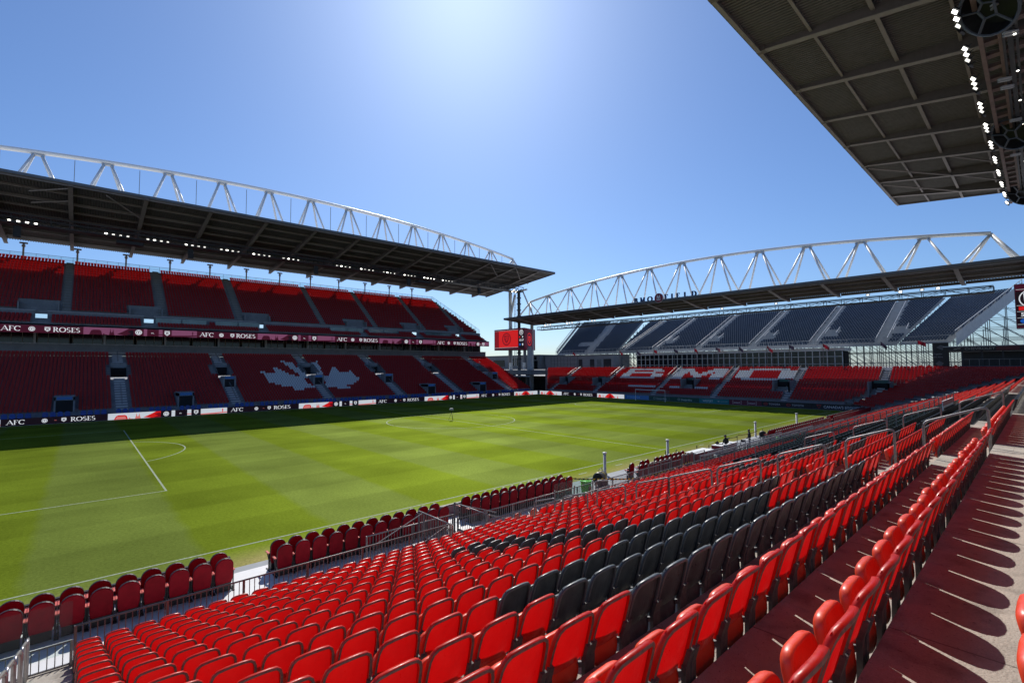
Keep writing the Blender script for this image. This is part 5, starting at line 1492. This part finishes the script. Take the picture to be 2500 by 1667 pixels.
# gate behind the left aisle: glass edge panel at block 3
t = thing('glass_panel', 'clear glass panel in front of the last padded seats before the green bin', 'panel', (32.6, -6.2, .2))
m = MB(); m.box(31.0, -6.24, .5, 34.2, -6.22, 1.5); m.build('pane', GLASS, t)
for xx in (31.0, 32.6, 34.2):
    m = MB(); m.bar((xx, -6.27, .12), (xx, -6.27, 1.2), .05); m.build('post', GALV, t)
# mid rails of the black club rows
for j, i in enumerate((3, 6, 9, 12)):
    yy = nose(i + 1) + .12; zf = floorz(i)
    t = thing('club_rail', f'thin steel rail along the black rows, {nth(j + 1)} from the top', 'railing', (47, yy, zf))
    m = MB(); m.tube([(36.6, yy, zf + .95), (58.5, yy, zf + .95)], .025, 8); m.build('top_rail', GALV, t)
    for q in range(13):
        m = MB(); m.bar((36.6 + 1.825 * q, yy, zf), (36.6 + 1.825 * q, yy, zf + .95), .045); m.build('post', GALV, t)
    m = MB(); m.box(36.7, yy - .01, zf + .15, 58.4, yy + .01, zf + .85); m.build('glass_pane', GLASS, t)
t = thing('rail_sign', 'white panel with a red and black stripe hung on the railing by the right edge', 'sign', (45, -20.45, 5.2))
m = MB(); m.box(43.3, -20.5, 5.25, 47.3, -20.46, 5.95); m.build('panel', WHITE, t)
m = MB(); m.box(43.3, -20.52, 5.72, 47.3, -20.505, 5.93); m.build('stripe', mat('stripe_pink', (.55, .20, .2), .5), t)
m = MB()
for q in range(9): m.box(43.5 + .4 * q, -20.53, 5.48, 43.8 + .4 * q, -20.505, 5.60)
m.build('mark', BLACK, t)
# hoop handrails in the aisles
def hoop(lab, x, i0, i1, dz, group):
    y0, y1 = rowy(i0), rowy(i1); za, zb = seatz(i0) + dz, seatz(i1) + dz; r = .12
    t = thing('aisle_handrail', lab, 'handrail', (x, (y0 + y1) / 2, zb - 1.3), group)
    def cor(a, b, c, n=5):
        a, b, c = Vector(a), Vector(b), Vector(c); p = b + (a - b).normalized() * r; q = b + (c - b).normalized() * r
        return [p * (1 - f) ** 2 + b * 2 * f * (1 - f) + q * f * f for f in [k / n for k in range(n + 1)]]
    A, B, C_, D = (x, y0, za - 1.25), (x, y0, za), (x, y1, zb), (x, y1, zb - 1.25)
    pts = [Vector(A)] + cor(A, B, C_) + cor(B, C_, D) + [Vector(D)]
    m = MB(); m.tube(pts, .026, 10); m.build('rail', GALV if x > 20 else CHROME, t, smooth=True)
    for P0 in (A, D):
        m = MB(); m.lathe((P0[0], P0[1], P0[2]), [(.06, 0), (.06, .015), (.03, .02)], 10); m.build('base_flange', GALV, t)
for j, (a, b) in enumerate(((.1, 1.3), (1.9, 3.0), (3.5, 4.8), (5.3, 6.7), (6.9, 8.5), (8.5, 9.9), (10.4, 11.8), (12.3, 13.7), (14.2, 15.5))):
    hoop(f'grey hoop handrail in the middle aisle, {nth(j + 1)} from the top', 26.05, a, b, .38, 'hoop handrails in the middle aisle')
for j, (a, b) in enumerate(((7.6, 9.1), (9.6, 10.9), (11.2, 12.5), (12.9, 14.2), (14.7, 16.0), (16.3, 16.9))):
    hoop(f'shiny hoop handrail in the left aisle, {nth(j + 1)} from the top', 11.55, a, b, .30, 'hoop handrails in the left aisle')
for j, (a, b) in enumerate(((.3, 1.6), (2.2, 3.5), (4.1, 5.4), (6.2, 7.5))):
    hoop(f'grey hoop handrail where the red rows meet the black rows, {nth(j + 1)} from the top', 36.0, a, b, .36, 'hoop handrails beside the black rows')
# stair flights down to the deck
for j, (xa, dx) in enumerate(((22.95, -2.2), (24.65, 2.2))):
    t = thing('step_flight', f'{"left" if j == 0 else "right"} steel step flight down to the white deck with sloping handrails', 'steps', (xa, -7.3, .2))
    m = MB()
    for q in range(4): m.box(min(xa, xa + dx * (q + 1) / 4 - dx / 4), -8.3, .14, max(xa + dx * (q + 1) / 4, xa), -6.4, .14 + .6 - .15 * q)
    m.build('treads', GALV, t)
    for yy in (-8.3, -6.4):
        m = MB(); m.tube([(xa + dx, yy, .2), (xa + dx, yy, .95), (xa, yy, 1.75), (xa, yy, .9)], .022, 8); m.build('handrail', GALV, t)
# loose red chairs on the platform below the rows
for k in range(16):
    x = 27.4 + 1.02 * k
    t = thing('platform_chair', f'loose red chair on the lower platform, {nth(k + 1)} from the left', 'chair', (x, -7.25, .14), 'red chairs on the lower platform')
    m = MB(); slab(m, tomb(.44, .42, .88, .12), -.02, .02, 0, 0, puff=.01, lean=.15); m.build('backrest', PAN_RED, t, local=True)
    m = MB(); m.box(-.21, .02, .40, .21, .42, .44); m.build('seat', PAN_RED, t, local=True)
    m = MB()
    for sx in (-.19, .19): m.bar((sx, .02, 0), (sx, .06, .42), .025); m.bar((sx, .40, 0), (sx, .38, .42), .025)
    m.build('legs', STEEL_D, t, local=True)
    if k % 3 == 1: t.rotation_euler = (0, 0, .12)

# ================================================================== pitch-side things
for j, (x, y, h) in enumerate(((40.0, -2.75, 1.62), (48.5, -2.75, 1.62), (66.6, -2.75, 1.62), (79.6, -2.75, 1.62))):
    t = thing('white_post', f'white capped round post on the near touchline, {nth(j + 1)} from the left', 'post', (x, y, 0), 'white posts along the near touchline')
    m = MB(); m.lathe((x, y, 0), [(.17, 0), (.17, .02), (.105, .04), (.105, h - .05)], 16); m.build('tube', mat('post_white', (.62, .62, .62), .5, noise=.1, scale=3), t, smooth=True)
    m = MB(); m.lathe((x, y, h - .05), [(.15, 0), (.16, .02), (.15, .06), (.05, .09)], 16); m.build('cap', WHITE, t, smooth=True)
def cannon(lab, x, y, dx, s=1.0):
    t = thing('fan_heater', lab, 'machine', (x, y, 0))
    u = Vector((-.86, -.35, 0)).normalized(); L = 1.35 * s; R0 = .36 * s; z = .62 * s
    a = Vector((x, y, z)) + u * L / 2; b = Vector((x, y, z)) - u * L / 2
    m = MB(); m.tube([a, a - u * .02, a - u * .5, a - u * .55, b + u * .3, b], R0, 20, rr=[R0 * 1.02, R0 * 1.06, R0, R0 * .92, R0 * .9, R0 * .7]); m.build('barrel', mat('barrel_grey', (.16, .15, .12), .45, metal=.5, noise=.35, scale=6), t, smooth=True)
    m = MB(); m.tube([a + u * .012, a - u * .01], R0 * .88, 20); m.build('mouth', VOID, t)
    m = MB(); m.tube([a - u * .42, a - u * .60], R0 * 1.05, 20); m.build('yellow_band', mat('band_yellow', (.35, .27, .05), .5), t)
    m = MB()
    for sx in (-1, 1):
        n = Vector((u.y, -u.x, 0)) * sx * .3 * s
        m.bar(Vector((x, y, z - R0 * .8)) + n, Vector((x, y, .02)) + n * 1.3 + u * .35, .04); m.bar(Vector((x, y, z - R0 * .8)) + n, Vector((x, y, .02)) + n * 1.3 - u * .35, .04)
    m.build('stand', BLACK, t)
    m = MB(); h = Vector((0, 0, R0)); m.tube([a - u * .2 + Vector((0, 0, z * 0 + R0)), a - u * .2 + Vector((0, 0, R0 + .18)), b + u * .4 + Vector((0, 0, R0 + .18)), b + u * .4 + Vector((0, 0, R0 * .9))], .02, 6); m.build('handle', BLACK, t)
cannon('dark barrel fan on a stand beside the green bin', 37.4, -4.4, 0)
cannon('dark barrel fan beside the white covered table', 47.3, -4.2, 0, .95)
cannon('dark barrel fan behind the person on the right', 65.2, -4.0, 0, .95)
t = thing('waste_bin', 'bright lime green round bin beside the last padded seats', 'bin', (34.9, -5.2, .1))
LIME = mat('lime_plastic', (.12, .62, .02), .4, noise=.05, scale=4, transl=.2, tcol=(.1, .6, .02))
m = MB(); m.lathe((34.9, -5.2, .1), [(.24, 0), (.26, .02), (.32, .78)], 20); m.build('body', LIME, t, smooth=True)
m = MB(); m.lathe((34.9, -5.2, .86), [(.335, 0), (.35, .02), (.345, .06), (.30, .065), (.29, .0)], 20); m.build('rim', mat('lime_rim', (.2, .75, .08), .4), t, smooth=True)
m = MB(); m.box(34.8, -5.545, .35, 35.0, -5.50, .6); m.build('sticker', mat('sticker_red', (.6, .06, .03), .5), t)
t = thing('waste_bin', 'dark bin with mixed rubbish right of the green bin', 'bin', (36.0, -5.6, .1))
m = MB(); m.lathe((36.0, -5.6, .1), [(.28, 0), (.34, .7), (.33, .72)], 16); m.build('body', mat('bin_maroon', (.06, .02, .03), .5, noise=.3, scale=6), t, smooth=True)
m = MB(); m.lathe((36.0, -5.6, .8), [(.30, 0), (.22, .06), (.1, .09)], 9); m.build('rubbish', mat('rubbish', (.3, .28, .25), .7, noise=.5, scale=12), t)
t = thing('waste_bin', 'small lime green bin among the rails near halfway', 'bin', (61.5, -6.9, .1))
m = MB(); m.lathe((61.5, -6.9, .1), [(.26, 0), (.32, .82)], 16); m.build('body', LIME, t, smooth=True)
# hazard tapes
TAPE_Y = mat('tape_yellow', (.75, .55, .03), .5); 
def tape(lab, pts, w_=.075):
    t = thing('hazard_tape', lab, 'tape', pts[0]); m = MB(); step = .12; k = 0
    for a, b in zip(pts, pts[1:]):
        a, b = Vector(a), Vector(b); L = (b - a).length; n = int(L / step)
        for q in range(n):
            f0, f1 = q / n, (q + 1) / n; sag = lambda f: -.10 * L / 4 * 4 * f * (1 - f)
            p = a.lerp(b, f0) + Vector((0, 0, sag(f0))); r_ = a.lerp(b, f1) + Vector((0, 0, sag(f1)))
            m.quad(p, r_, r_ + Vector((.03, 0, w_)), p + Vector((.03, 0, w_)), k % 2); k += 1
    m.build('band', [TAPE_Y, BLACK], t)
tape('yellow and black hazard tape sagging from the last padded seat past the green bin', [(33.6, -4.6, 1.15), (35.6, -6.1, 1.02), (37.5, -7.2, .95), (41.2, -8.4, 1.55)])
tape('yellow and black hazard tape looped over the railing right of the bins', [(41.2, -8.4, 1.55), (44.5, -8.5, 1.3)])
tape('yellow hazard tape behind the two standing people', [(60.5, -3.4, .85), (65.5, -3.4, .8)])
def stan(lab, x, y, h=.95):
    t = thing('barrier_post', lab, 'post', (x, y, 0), 'belt barrier posts')
    m = MB(); m.lathe((x, y, 0), [(.17, 0), (.17, .02), (.03, .05), (.03, h - .1)], 14); m.build('stem', BLACK, t)
    m = MB(); m.lathe((x, y, h - .1), [(.04, 0), (.04, .1)], 12); m.build('head', BLACK, t)
for lab, x, y in (('black barrier post right of the white covered table', 52.2, -3.4), ('black barrier post at the front corner of the red-skirted table', 53.2, -4.0), ('black barrier post left of the person with folded tape', 58.6, -3.3), ('short black barrier post left of the second white post', 47.9, -2.9), ('short black barrier post between the bin and the pitch', 33.9, -2.8), ('yellow topped barrier post between the two people', 60.4, -3.4)): stan(lab, x, y, .8)
t = thing('belt', 'black belt stretched between two barrier posts behind the table', 'barrier', (59.5, -3.35, .7))
m = MB(); m.bar((58.6, -3.3, .72), (60.4, -3.4, .70), .01, .05); m.build('webbing', BLACK, t)
def table(lab, x0, x1, y0, y1, h, skirt, top=WHITE):
    t = thing('covered_table', lab, 'table', ((x0 + x1) / 2, (y0 + y1) / 2, 0))
    m = MB(); m.box(x0, y0, h - .03, x1, y1, h); m.build('tabletop', top, t)
    m = MB(); m.box(x0 + .02, y0 + .02, .02, x1 - .02, y1 - .02, h - .035); m.build('skirt', skirt, t)
    return t
SK = mat('skirt_red', (.22, .01, .02), .8, noise=.2, scale=3)
t = table('long table with white top and dark red skirt beside the barrel fan', 48.6, 51.6, -5.2, -4.2, .78, SK)
table('control table with white top and red skirt in front of the left person', 53.4, 56.6, -5.0, -4.1, .80, SK)
t = thing('laptop', 'dark equipment box on the control table', 'equipment', (54.3, -4.5, .8)); m = MB(); m.box(54.1, -4.7, .8, 54.5, -4.4, .83); m.bar((54.1, -4.4, .82), (54.1, -4.25, 1.02), .02, .3); m.build('body', BLACK, t)
t = thing('table_microphone', 'thin stand with a small black head on the control table', 'microphone', (55.8, -4.6, .8)); m = MB(); m.bar((55.8, -4.6, .8), (55.9, -4.5, 1.15), .02); m.box(55.75, -4.6, 1.12, 56.05, -4.45, 1.2); m.build('stand', BLACK, t)
t = thing('folding_chair', 'black folding chair beside the control table', 'chair', (57.3, -5.1, 0))
m = MB(); m.box(57.1, -5.3, .42, 57.5, -4.9, .46); m.build('seat', BLACK, t); m = MB(); m.bar((57.5, -5.3, .46), (57.7, -5.3, .9), .03); m.bar((57.5, -4.9, .46), (57.7, -4.9, .9), .03); m.box(57.62, -5.3, .7, 57.66, -4.9, .9); m.build('backrest', BLACK, t)
m = MB()
for yy in (-5.3, -4.9): m.bar((57.1, yy, 0), (57.5, yy, .44), .025); m.bar((57.5, yy, 0), (57.1, yy, .44), .025)
m.build('legs', BLACK, t)

# goal
t = thing('goal', 'white goal frame with net at the far end of the pitch', 'goal', (105, 34, 0))
m = MB(); m.tube([(105, 30.34, 0), (105, 30.34, 2.44), (105, 37.66, 2.44), (105, 37.66, 0)], .07, 10); m.build('frame', WHITE, t)
m = MB()
for yy in (30.34, 37.66): m.tube([(105, yy, 2.44), (106.6, yy, 2.3), (106.9, yy, 0)], .03, 6)
m.bar((106.6, 30.34, 2.3), (106.6, 37.66, 2.3), .03); m.build('net_stay', GALV, t)
m = MB(); n = 26
for j in range(n + 1):
    y = 30.34 + 7.32 * j / n; m.bar((106.6, y, 2.3), (106.9, y, 0), .008); m.bar((105, y, 2.44), (106.6, y, 2.3), .008)
for j in range(9): z = 2.3 * j / 9; m.bar((106.9 - .3 * z / 2.3, 30.34, z), (106.9 - .3 * z / 2.3, 37.66, z), .008)
m.build('net', mat('net', (.4, .42, .44), .8), t)
# camera tripod on the halfway line
t = thing('camera_tripod', 'small tripod carrying a pale camera standing on the centre spot', 'tripod', (52.6, 34.2, 0))
for j in range(3):
    a = R(20 + 120 * j); m = MB(); m.tube([(52.6, 34.2, 1.15), (52.6 + .42 * math.cos(a), 34.2 + .42 * math.sin(a), 0)], .022, 6); m.build('leg', BLACK, t)
m = MB(); m.tube([(52.6, 34.2, 1.1), (52.6, 34.2, 1.42)], .05, 8); m.build('head', BLACK, t)
m = MB(); m.box(52.42, 34.0, 1.42, 52.8, 34.4, 1.72); m.tube([(52.42, 34.2, 1.57), (52.25, 34.2, 1.57)], .08, 10); m.build('camera', [mat('camera_grey', (.42, .43, .44), .5)], t)
m = MB(); m.bar((52.7, 34.2, 1.4), (53.0, 34.5, 1.15), .02); m.bar((52.6, 34.2, 1.72), (52.4, 34.4, 1.95), .02); m.build('pan_handle', BLACK, t)

# ================================================================== people
def person(lab, loc, rz, joints, radii, edges, skin, hairc, cloth, trous, cap=False):
    t = thing('person', lab, 'person', loc); t.rotation_euler = (0, 0, rz)
    me = bpy.data.meshes.new('body'); me.from_pydata(joints, edges, []); me.update()
    o = bpy.data.objects.new('body', me); COL.objects.link(o); o.parent = t
    md = o.modifiers.new('skin', 'SKIN'); md.use_smooth_shade = True
    if not me.skin_vertices: me.skin_vertices.new(name='')
    sv = me.skin_vertices[0].data
    for k, r_ in enumerate(radii): sv[k].radius = r_ if isinstance(r_, tuple) else (r_, r_)
    for k in range(len(radii)): sv[k].use_root = (k == 0)
    ss_ = o.modifiers.new('sub', 'SUBSURF'); ss_.levels = 1; ss_.render_levels = 2
    me.materials.append(cloth)
    hd = joints[3]
    m = MB(); m.lathe((hd[0], hd[1], hd[2] - .02), [(.045, -.10), (.075, -.07), (.092, 0), (.094, .06), (.078, .115), (.03, .14)], 16); m.lathe((hd[0], hd[1] + .095, hd[2]), [(.012, -.02), (.018, -.01), (.006, .025)], 8)
    for sx in (-1, 1): m.lathe((hd[0] + sx * .094, hd[1], hd[2]), [(.01, -.03), (.02, 0), (.01, .03)], 6)
    m.build('head', skin, t, smooth=True, local=True)
    m = MB(); m.lathe((hd[0], hd[1] - .012, hd[2] + .02), [(.098, .0), (.103, .05), (.088, .11), (.03, .135)], 16)
    if cap: m.box(hd[0] - .07, hd[1] + .05, hd[2] + .035, hd[0] + .07, hd[1] + .19, hd[2] + .05)
    m.build('cap' if cap else 'hair', hairc, t, smooth=True, local=True)
    m = MB()
    for (h, k) in ((joints[7], joints[8]), (joints[11], joints[12])):
        h = Vector(h); k = Vector(k); d = (k - h).normalized()
        for f in range(4): m.tube([k + Vector((.018 * (f - 1.5), 0, 0)), k + d * .05 + Vector((.018 * (f - 1.5), .006, 0)), k + d * (.085 - .008 * abs(f - 1.5)) + Vector((.016 * (f - 1.5), .02, -.008))], .009, 6)
        m.tube([k + Vector((.035, .0, 0)), k + d * .03 + Vector((.055, .02, 0))], .010, 6)
        m.tube([h, k], .026, 8)
    m.build('hands', skin, t, smooth=True, local=True)
    m = MB()
    for sx in (-1, 1): m.tube([(sx * .10, 0, .93), (sx * .11, .02, .5), (sx * .12, -.02, .09)], .08, 10, rr=[.105, .078, .058]); 
    m.build('trousers', trous, t, smooth=True, local=True)
    m = MB()
    for sx in (-1, 1): m.box(sx * .12 - .05, -.09, 0, sx * .12 + .05, .18, .09)
    m.build('shoes', BLACK, t, local=True)
    return t
SKIN = mat('skin', (.30, .17, .12), .5); HAIR = mat('hair_black', (.012, .01, .01), .6)
CL = mat('cloth_black', (.012, .013, .015), .85, noise=.2, scale=8); TR = mat('cloth_grey', (.10, .11, .13), .8, noise=.2, scale=8)
E1 = [(0, 1), (1, 2), (2, 3), (2, 4), (4, 5), (5, 6), (6, 7), (7, 8), (2, 9), (9, 10), (10, 11), (11, 12)]
E1 = [(0, 1), (1, 2), (2, 3), (2, 4), (4, 5), (5, 6), (6, 7), (7, 8), (2, 9), (9, 10), (10, 11), (11, 12)]
def J(sw, bend, fwd):
    return [(0, 0, .95), (0, .02, 1.2), (0, .0, 1.42), (0, .03 + fwd, 1.64), (-sw * .5, 0, 1.42), (-sw, 0, 1.38), (-sw - .05, .02, 1.12), (-sw + .02, bend, .98), (-sw + .05, bend + .1, .98),
            (sw * .5, 0, 1.42), (sw, 0, 1.38), (sw + .05, .02, 1.12), (sw - .02, bend, .98)]
RD = [(.15, .11), (.16, .115), (.11, .09), .05, .08, .065, .05, .036, .022, .08, .065, .05, .036]
EJ = [(0, 1), (1, 2), (2, 3), (2, 4), (4, 5), (5, 6), (6, 7), (7, 8), (2, 9), (9, 10), (10, 11), (11, 12)]
person('person in a black top and cap standing sideways at the control table', (53.5, -5.35, 0), R(-35), J(.18, .22, .02), RD, EJ, SKIN, HAIR, CL, TR, True)
p2 = person('broad person in black seen from behind, right of the control table', (58.6, -5.3, 0), R(20), J(.25, .2, .02), [(.20, .15), (.22, .16), (.15, .12), .06, .11, .09, .065, .045, .03, .11, .09, .065, .045], EJ, SKIN, HAIR, CL, CL)
# person sitting high in the far end stand
p3 = person('tiny dark figure standing by the steps of the far end stand', (EX(9) - .3, 51.3, EZ(9) - .82), R(90), J(.19, .15, .02), RD, EJ, SKIN, HAIR, CL, CL)

# ================================================================== floodlights, speakers
fl_proto = None
def flood(x, y, z, az, lab, group, lit=True):
    global fl_proto
    key = lit
    if fl_proto is None: fl_proto = {}
    if key not in fl_proto:
        t = thing('floodlight', lab, 'floodlight', (x, y, z), group)
        m = MB(); m.add([(-.33, -.22, .0), (.33, -.22, .0), (.33, .22, .0), (-.33, .22, .0), (-.25, -.16, .16), (.25, -.16, .16), (.25, .16, .16), (-.25, .16, .16)], [(4, 5, 6, 7), (0, 1, 5, 4), (1, 2, 6, 5), (2, 3, 7, 6), (3, 0, 4, 7)])
        m.bar((0, 0, .1), (0, -.1, .5), .06)
        o = bpy.data.objects.new('housing', m.mesh('housing', STEEL_D)); COL.objects.link(o); o.parent = t
        m = MB(); m.quad((-.20, -.17, -.004), (-.20, .17, -.004), (.20, .17, -.004), (.20, -.17, -.004))
        o = bpy.data.objects.new('lens', m.mesh('lens', LIT if lit == 2 else (LIT_MID if lit == 1 else LIT_OFF))); COL.objects.link(o); o.parent = t
        fl_proto[key] = t
    else: t = dup(fl_proto[key], (x, y, z), lab, group)
    t.rotation_euler = (0, 0, 0)
    return t
def aim(t, d, z):   # lens faces horizontal direction d, tilted
    v = Vector((d[0], d[1], -abs(z))).normalized()
    t.rotation_euler = (-v).to_track_quat('Z', 'Y').to_euler()
nb = 0
for k in range(11):
    x0 = 56.3 + 5.87 * k
    if k == 10: x0 = 115.0
    nb += 1
    for j in range(4):
        t = flood(x0 + (1.03 if k < 10 else .5) * j, -20.8 - .05 * k, 32.0, 0, f'floodlight under the near canopy, {nth(j + 1)} lamp of the {nth(nb)} bank from the top', 'floodlights under the near canopy', (2, 2, 1, 0)[j])
        aim(t, (-.35 if j < 3 else .3, 1.0), 1.1 if j < 3 else .5)
nb = 0
for k in range(16):
    x0 = 2.8 + 6.05 * k
    if k in (1, 8): continue
    if k == 15: x0 = 114.0
    nb += 1
    for j in range(4):
        t = flood(x0 + (1.03 if k < 15 else .7) * j, 88.6, 32.15 - (.0 if k < 15 or j % 2 else .5), 0, f'lit floodlight under the far canopy, {nth(j + 1)} lamp of bank {nth(nb)} from the left', 'floodlights under the far canopy', (2 if k in (0, 13, 15) or j == k % 2 else 1))
        aim(t, (-.35 if j < 2 else (.2 if j == 2 else .45), -1.0), .75)
for k, y in enumerate((85.8, 84.6, 83.4, 76.3, 75.2, 74.1, 66.3, 65.2, 27, 15, -1.6, -6.6, -9.7, -11.9)):
    t = flood(126.0, y, 21.3, 0, f'lit floodlight under the far end canopy, {nth(k + 1)} from the left', 'floodlights under the end canopy', 2 if k in (0, 3, 11, 13) else 1)
    aim(t, (-1.0, -.3), .9)
for k, x in enumerate((3.7, 27.9, 52.6, 77.2, 101.3)):
    t = thing('loudspeaker', f'black loudspeaker hanging under the far canopy, {nth(k + 1)} from the left', 'loudspeaker', (x, 89.8, 31.5), 'loudspeakers under the far canopy')
    m = MB()
    for q in range(4): m.box(x - .45, 89.4 - .08 * q, 31.2 - .5 * q, x + .45, 90.1 - .12 * q, 31.66 - .5 * q)
    m.build('cabinet', BLACK, t)
    m = MB(); m.bar((x, 89.8, 31.6), (x, 89.8, 32.3), .1); m.build('hanger', STEEL_D, t)
for k, x in enumerate((18.4, 81.9)):
    t = thing('equipment_pod', f'flat black equipment pod under the far canopy, the {"left" if k == 0 else "right"} one', 'pod', (x, 90, 31.2), 'equipment pods under the far canopy')
    m = MB(); m.box(x - 2.0, 89.2, 30.9, x + 2.0, 90.8, 31.5); m.bar((x - 1.5, 90, 31.5), (x - 1.5, 90, 32), .1); m.bar((x + 1.5, 90, 31.5), (x + 1.5, 90, 32), .1); m.build('box', BLACK, t)
for k, (x, y) in enumerate(((57.0, -22.4), (83.6, -22.7), (110.2, -22.9))):
    t = thing('speaker_dish', f'big dark round fixture with spoked face under the near canopy, {nth(k + 1)} from the top', 'loudspeaker', (x, y, 31.8), 'spoked fixtures under the near canopy')
    v = Vector((-.55, .55, -.62)).normalized(); q = v.to_track_quat('Z', 'Y')
    def W_(a, b, c): return Vector((x, y, 31.6)) + q @ Vector((a, b, c))
    m = MB(); n = 24; rr = 1.75
    vs = [W_(rr * math.cos(2 * PI * i / n), rr * math.sin(2 * PI * i / n), 0) for i in range(n)] + [W_(rr * .8 * math.cos(2 * PI * i / n), rr * .8 * math.sin(2 * PI * i / n), -.8) for i in range(n)]
    m.add(vs, [(i, (i + 1) % n, n + (i + 1) % n, n + i) for i in range(n)] + [tuple(range(n, 2 * n))]); m.build('drum', BLACK, t)
    m = MB(); SP = .12
    for i in range(n): m.bar(W_(rr * math.cos(2 * PI * i / n), rr * math.sin(2 * PI * i / n), .03), W_(rr * math.cos(2 * PI * (i + 1) / n), rr * math.sin(2 * PI * (i + 1) / n), .03), .17, .1)
    for a in (20, 90, 150, 215, 290): m.bar(W_(.55 * math.cos(R(a)), .55 * math.sin(R(a)), .04), W_(rr * math.cos(R(a)), rr * math.sin(R(a)), .04), .15, .08)
    for i in range(5):
        a0, a1 = R((20, 90, 150, 215, 290)[i]), R((90, 150, 215, 290, 380)[i]); m.bar(W_(.6 * math.cos(a0), .6 * math.sin(a0), .04), W_(.6 * math.cos(a1), .6 * math.sin(a1), .04), .14, .08)
    m.build('spoked_grille', mat('grille_blue', (.10, .115, .15), .5, noise=.1, scale=2), t)
for k, (x, y) in enumerate(((58.0, -22.9), (60.0, -22.7), (62.5, -23.3), (70.4, -22.7), (72.2, -22.8), (81.0, -23.1), (88, -23.0), (92.5, -22.8))):
    t = thing('strip_fixture', f'pale twin strip fixture under the near canopy, {nth(k + 1)} from the top', 'light fixture', (x, y, 32.0), 'strip fixtures under the near canopy')
    for d in (-.22, .22):
        m = MB(); m.bar((x - .5 + d, y + .35, 31.95), (x + .3 + d, y - .35, 32.15), .22, .12); m.build('housing', mat('fixture_pale', (.42, .42, .45), .4, noise=.1, scale=4), t)
for k in range(9):
    x = 56.0 + 6.6 * k; t = thing('spot_lamp', f'small round lit lamp on the near canopy catwalk, {nth(k + 1)} from the top', 'lamp', (x, -23.5, 32.2), 'small lamps on the near catwalk')
    m = MB(); m.lathe((x, -23.5, 32.0), [(.10, 0), (.14, .1), (.08, .28)], 10); m.build('housing', STEEL_D, t)
    m = MB(); m.lathe((x, -23.5, 31.96), [(.09, 0), (.09, .03)], 10); m.build('lens', LIT, t)
# flags
FR = mat('flag_red', (.26, .010, .025), .7, transl=.3); FN = mat('flag_navy', (.05, .035, .07), .7, transl=.2); FW = mat('flag_white', (.6, .5, .55), .7)
fl = [(71.6, 'r'), (54.6, 'r'), (49.1, 'n'), (43.9, 'r'), (38.1, 'n'), (32.7, 'rr'), (27.5, 'u'), (22.2, 'n'), (16.2, 'c'), (11.8, 'd'), (5.6, 'r'), (-3.8, 'd'), (-9.1, 'r')]
for k, (y, c) in enumerate(fl):
    t = thing('flag_pole', f'flag pole before the far lounge, {nth(k + 1)} from the left', 'flag', (123.2, y, 6.75), 'flag poles above the far end stand')
    m = MB(); m.tube([(123.2, y, 6.75), (123.2, y, 12.0)], .06, 8); m.build('pole', GALV, t)
    m = MB(); n = 6
    L = 1.15; hh = .7
    for i in range(n):
        a0, a1 = i / n, (i + 1) / n
        f = lambda a: (123.2 + .18 * math.sin(a * 6 + k), y - L * a * (.8 if k % 2 else .95), 12.0 - .5 * a * (1 + .5 * (k % 3)))
        p, q = Vector(f(a0)), Vector(f(a1)); dz = Vector((0, 0, hh))
        m.quad(p - dz, q - dz, q, p, 1 if c == 'u' and i < 2 else 0)
    m.build('flag', [FR if c[0] in 'rcu' else FN, FN], t)
    if c in ('c', 'u'):
        m = MB(); F = Face2(m, (123.0, y - .2, 10.95), (0, -1, 0), (0, 0, 1))
        if c == 'c': F.polys(ring(.45, .35, .22, .07, 14), 0, 0, .0, 0)
        else:
            for j in range(4): F.rect(.3, .08 + .2 * j, 1.0, .15 + .2 * j, 0, 0)
        m.build('emblem', FW, t)
# blue padded seats beyond the far boards
G_B = 'blue padded seats on the far touchline'
bproto = None; nbs = 0
m = MB(); slab(m, tomb(.62, .35, 1.15, .22), -.06, .06, 1, 0); m.box(-.26, -.45, .35, .26, -.05, .47, 0); m.box(-.05, -.3, 0, .05, .0, .35, 1)
bl_me = m.mesh('blue_seat', [PADBLUE, BLACK])
x = 4.6
while x < 106:
    grp = 4 if x < 40 else 6
    for j in range(grp):
        for row, (y, z) in enumerate(((72.35, .45),)):
            nbs += 1
            o = bpy.data.objects.new('blue_seat', bl_me); COL.objects.link(o); o.location = (x + .78 * j + .1 * row, y, z)
            tag(o, f'blue padded seat behind the far boards, {nth(nbs)} from the left', 'seat', G_B)
    x += .78 * grp + (.95 if x < 40 else .75)
mb = MB(); mb.box(-13, 71.5, 0, 107, 73.6, .45); struct(mb.build('seat_platform', CONC_D), 'low grey platform under the blue seats')
o_ = bpy.data.objects['seat_platform']; o_.name = 'path_platform'

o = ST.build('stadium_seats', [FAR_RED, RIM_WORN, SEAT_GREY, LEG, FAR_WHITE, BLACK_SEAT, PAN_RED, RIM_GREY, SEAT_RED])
tag(o, 'rest of the tip-up seats filling all the stands, mostly red with white and grey patterns', 'seats', None, 'stuff')
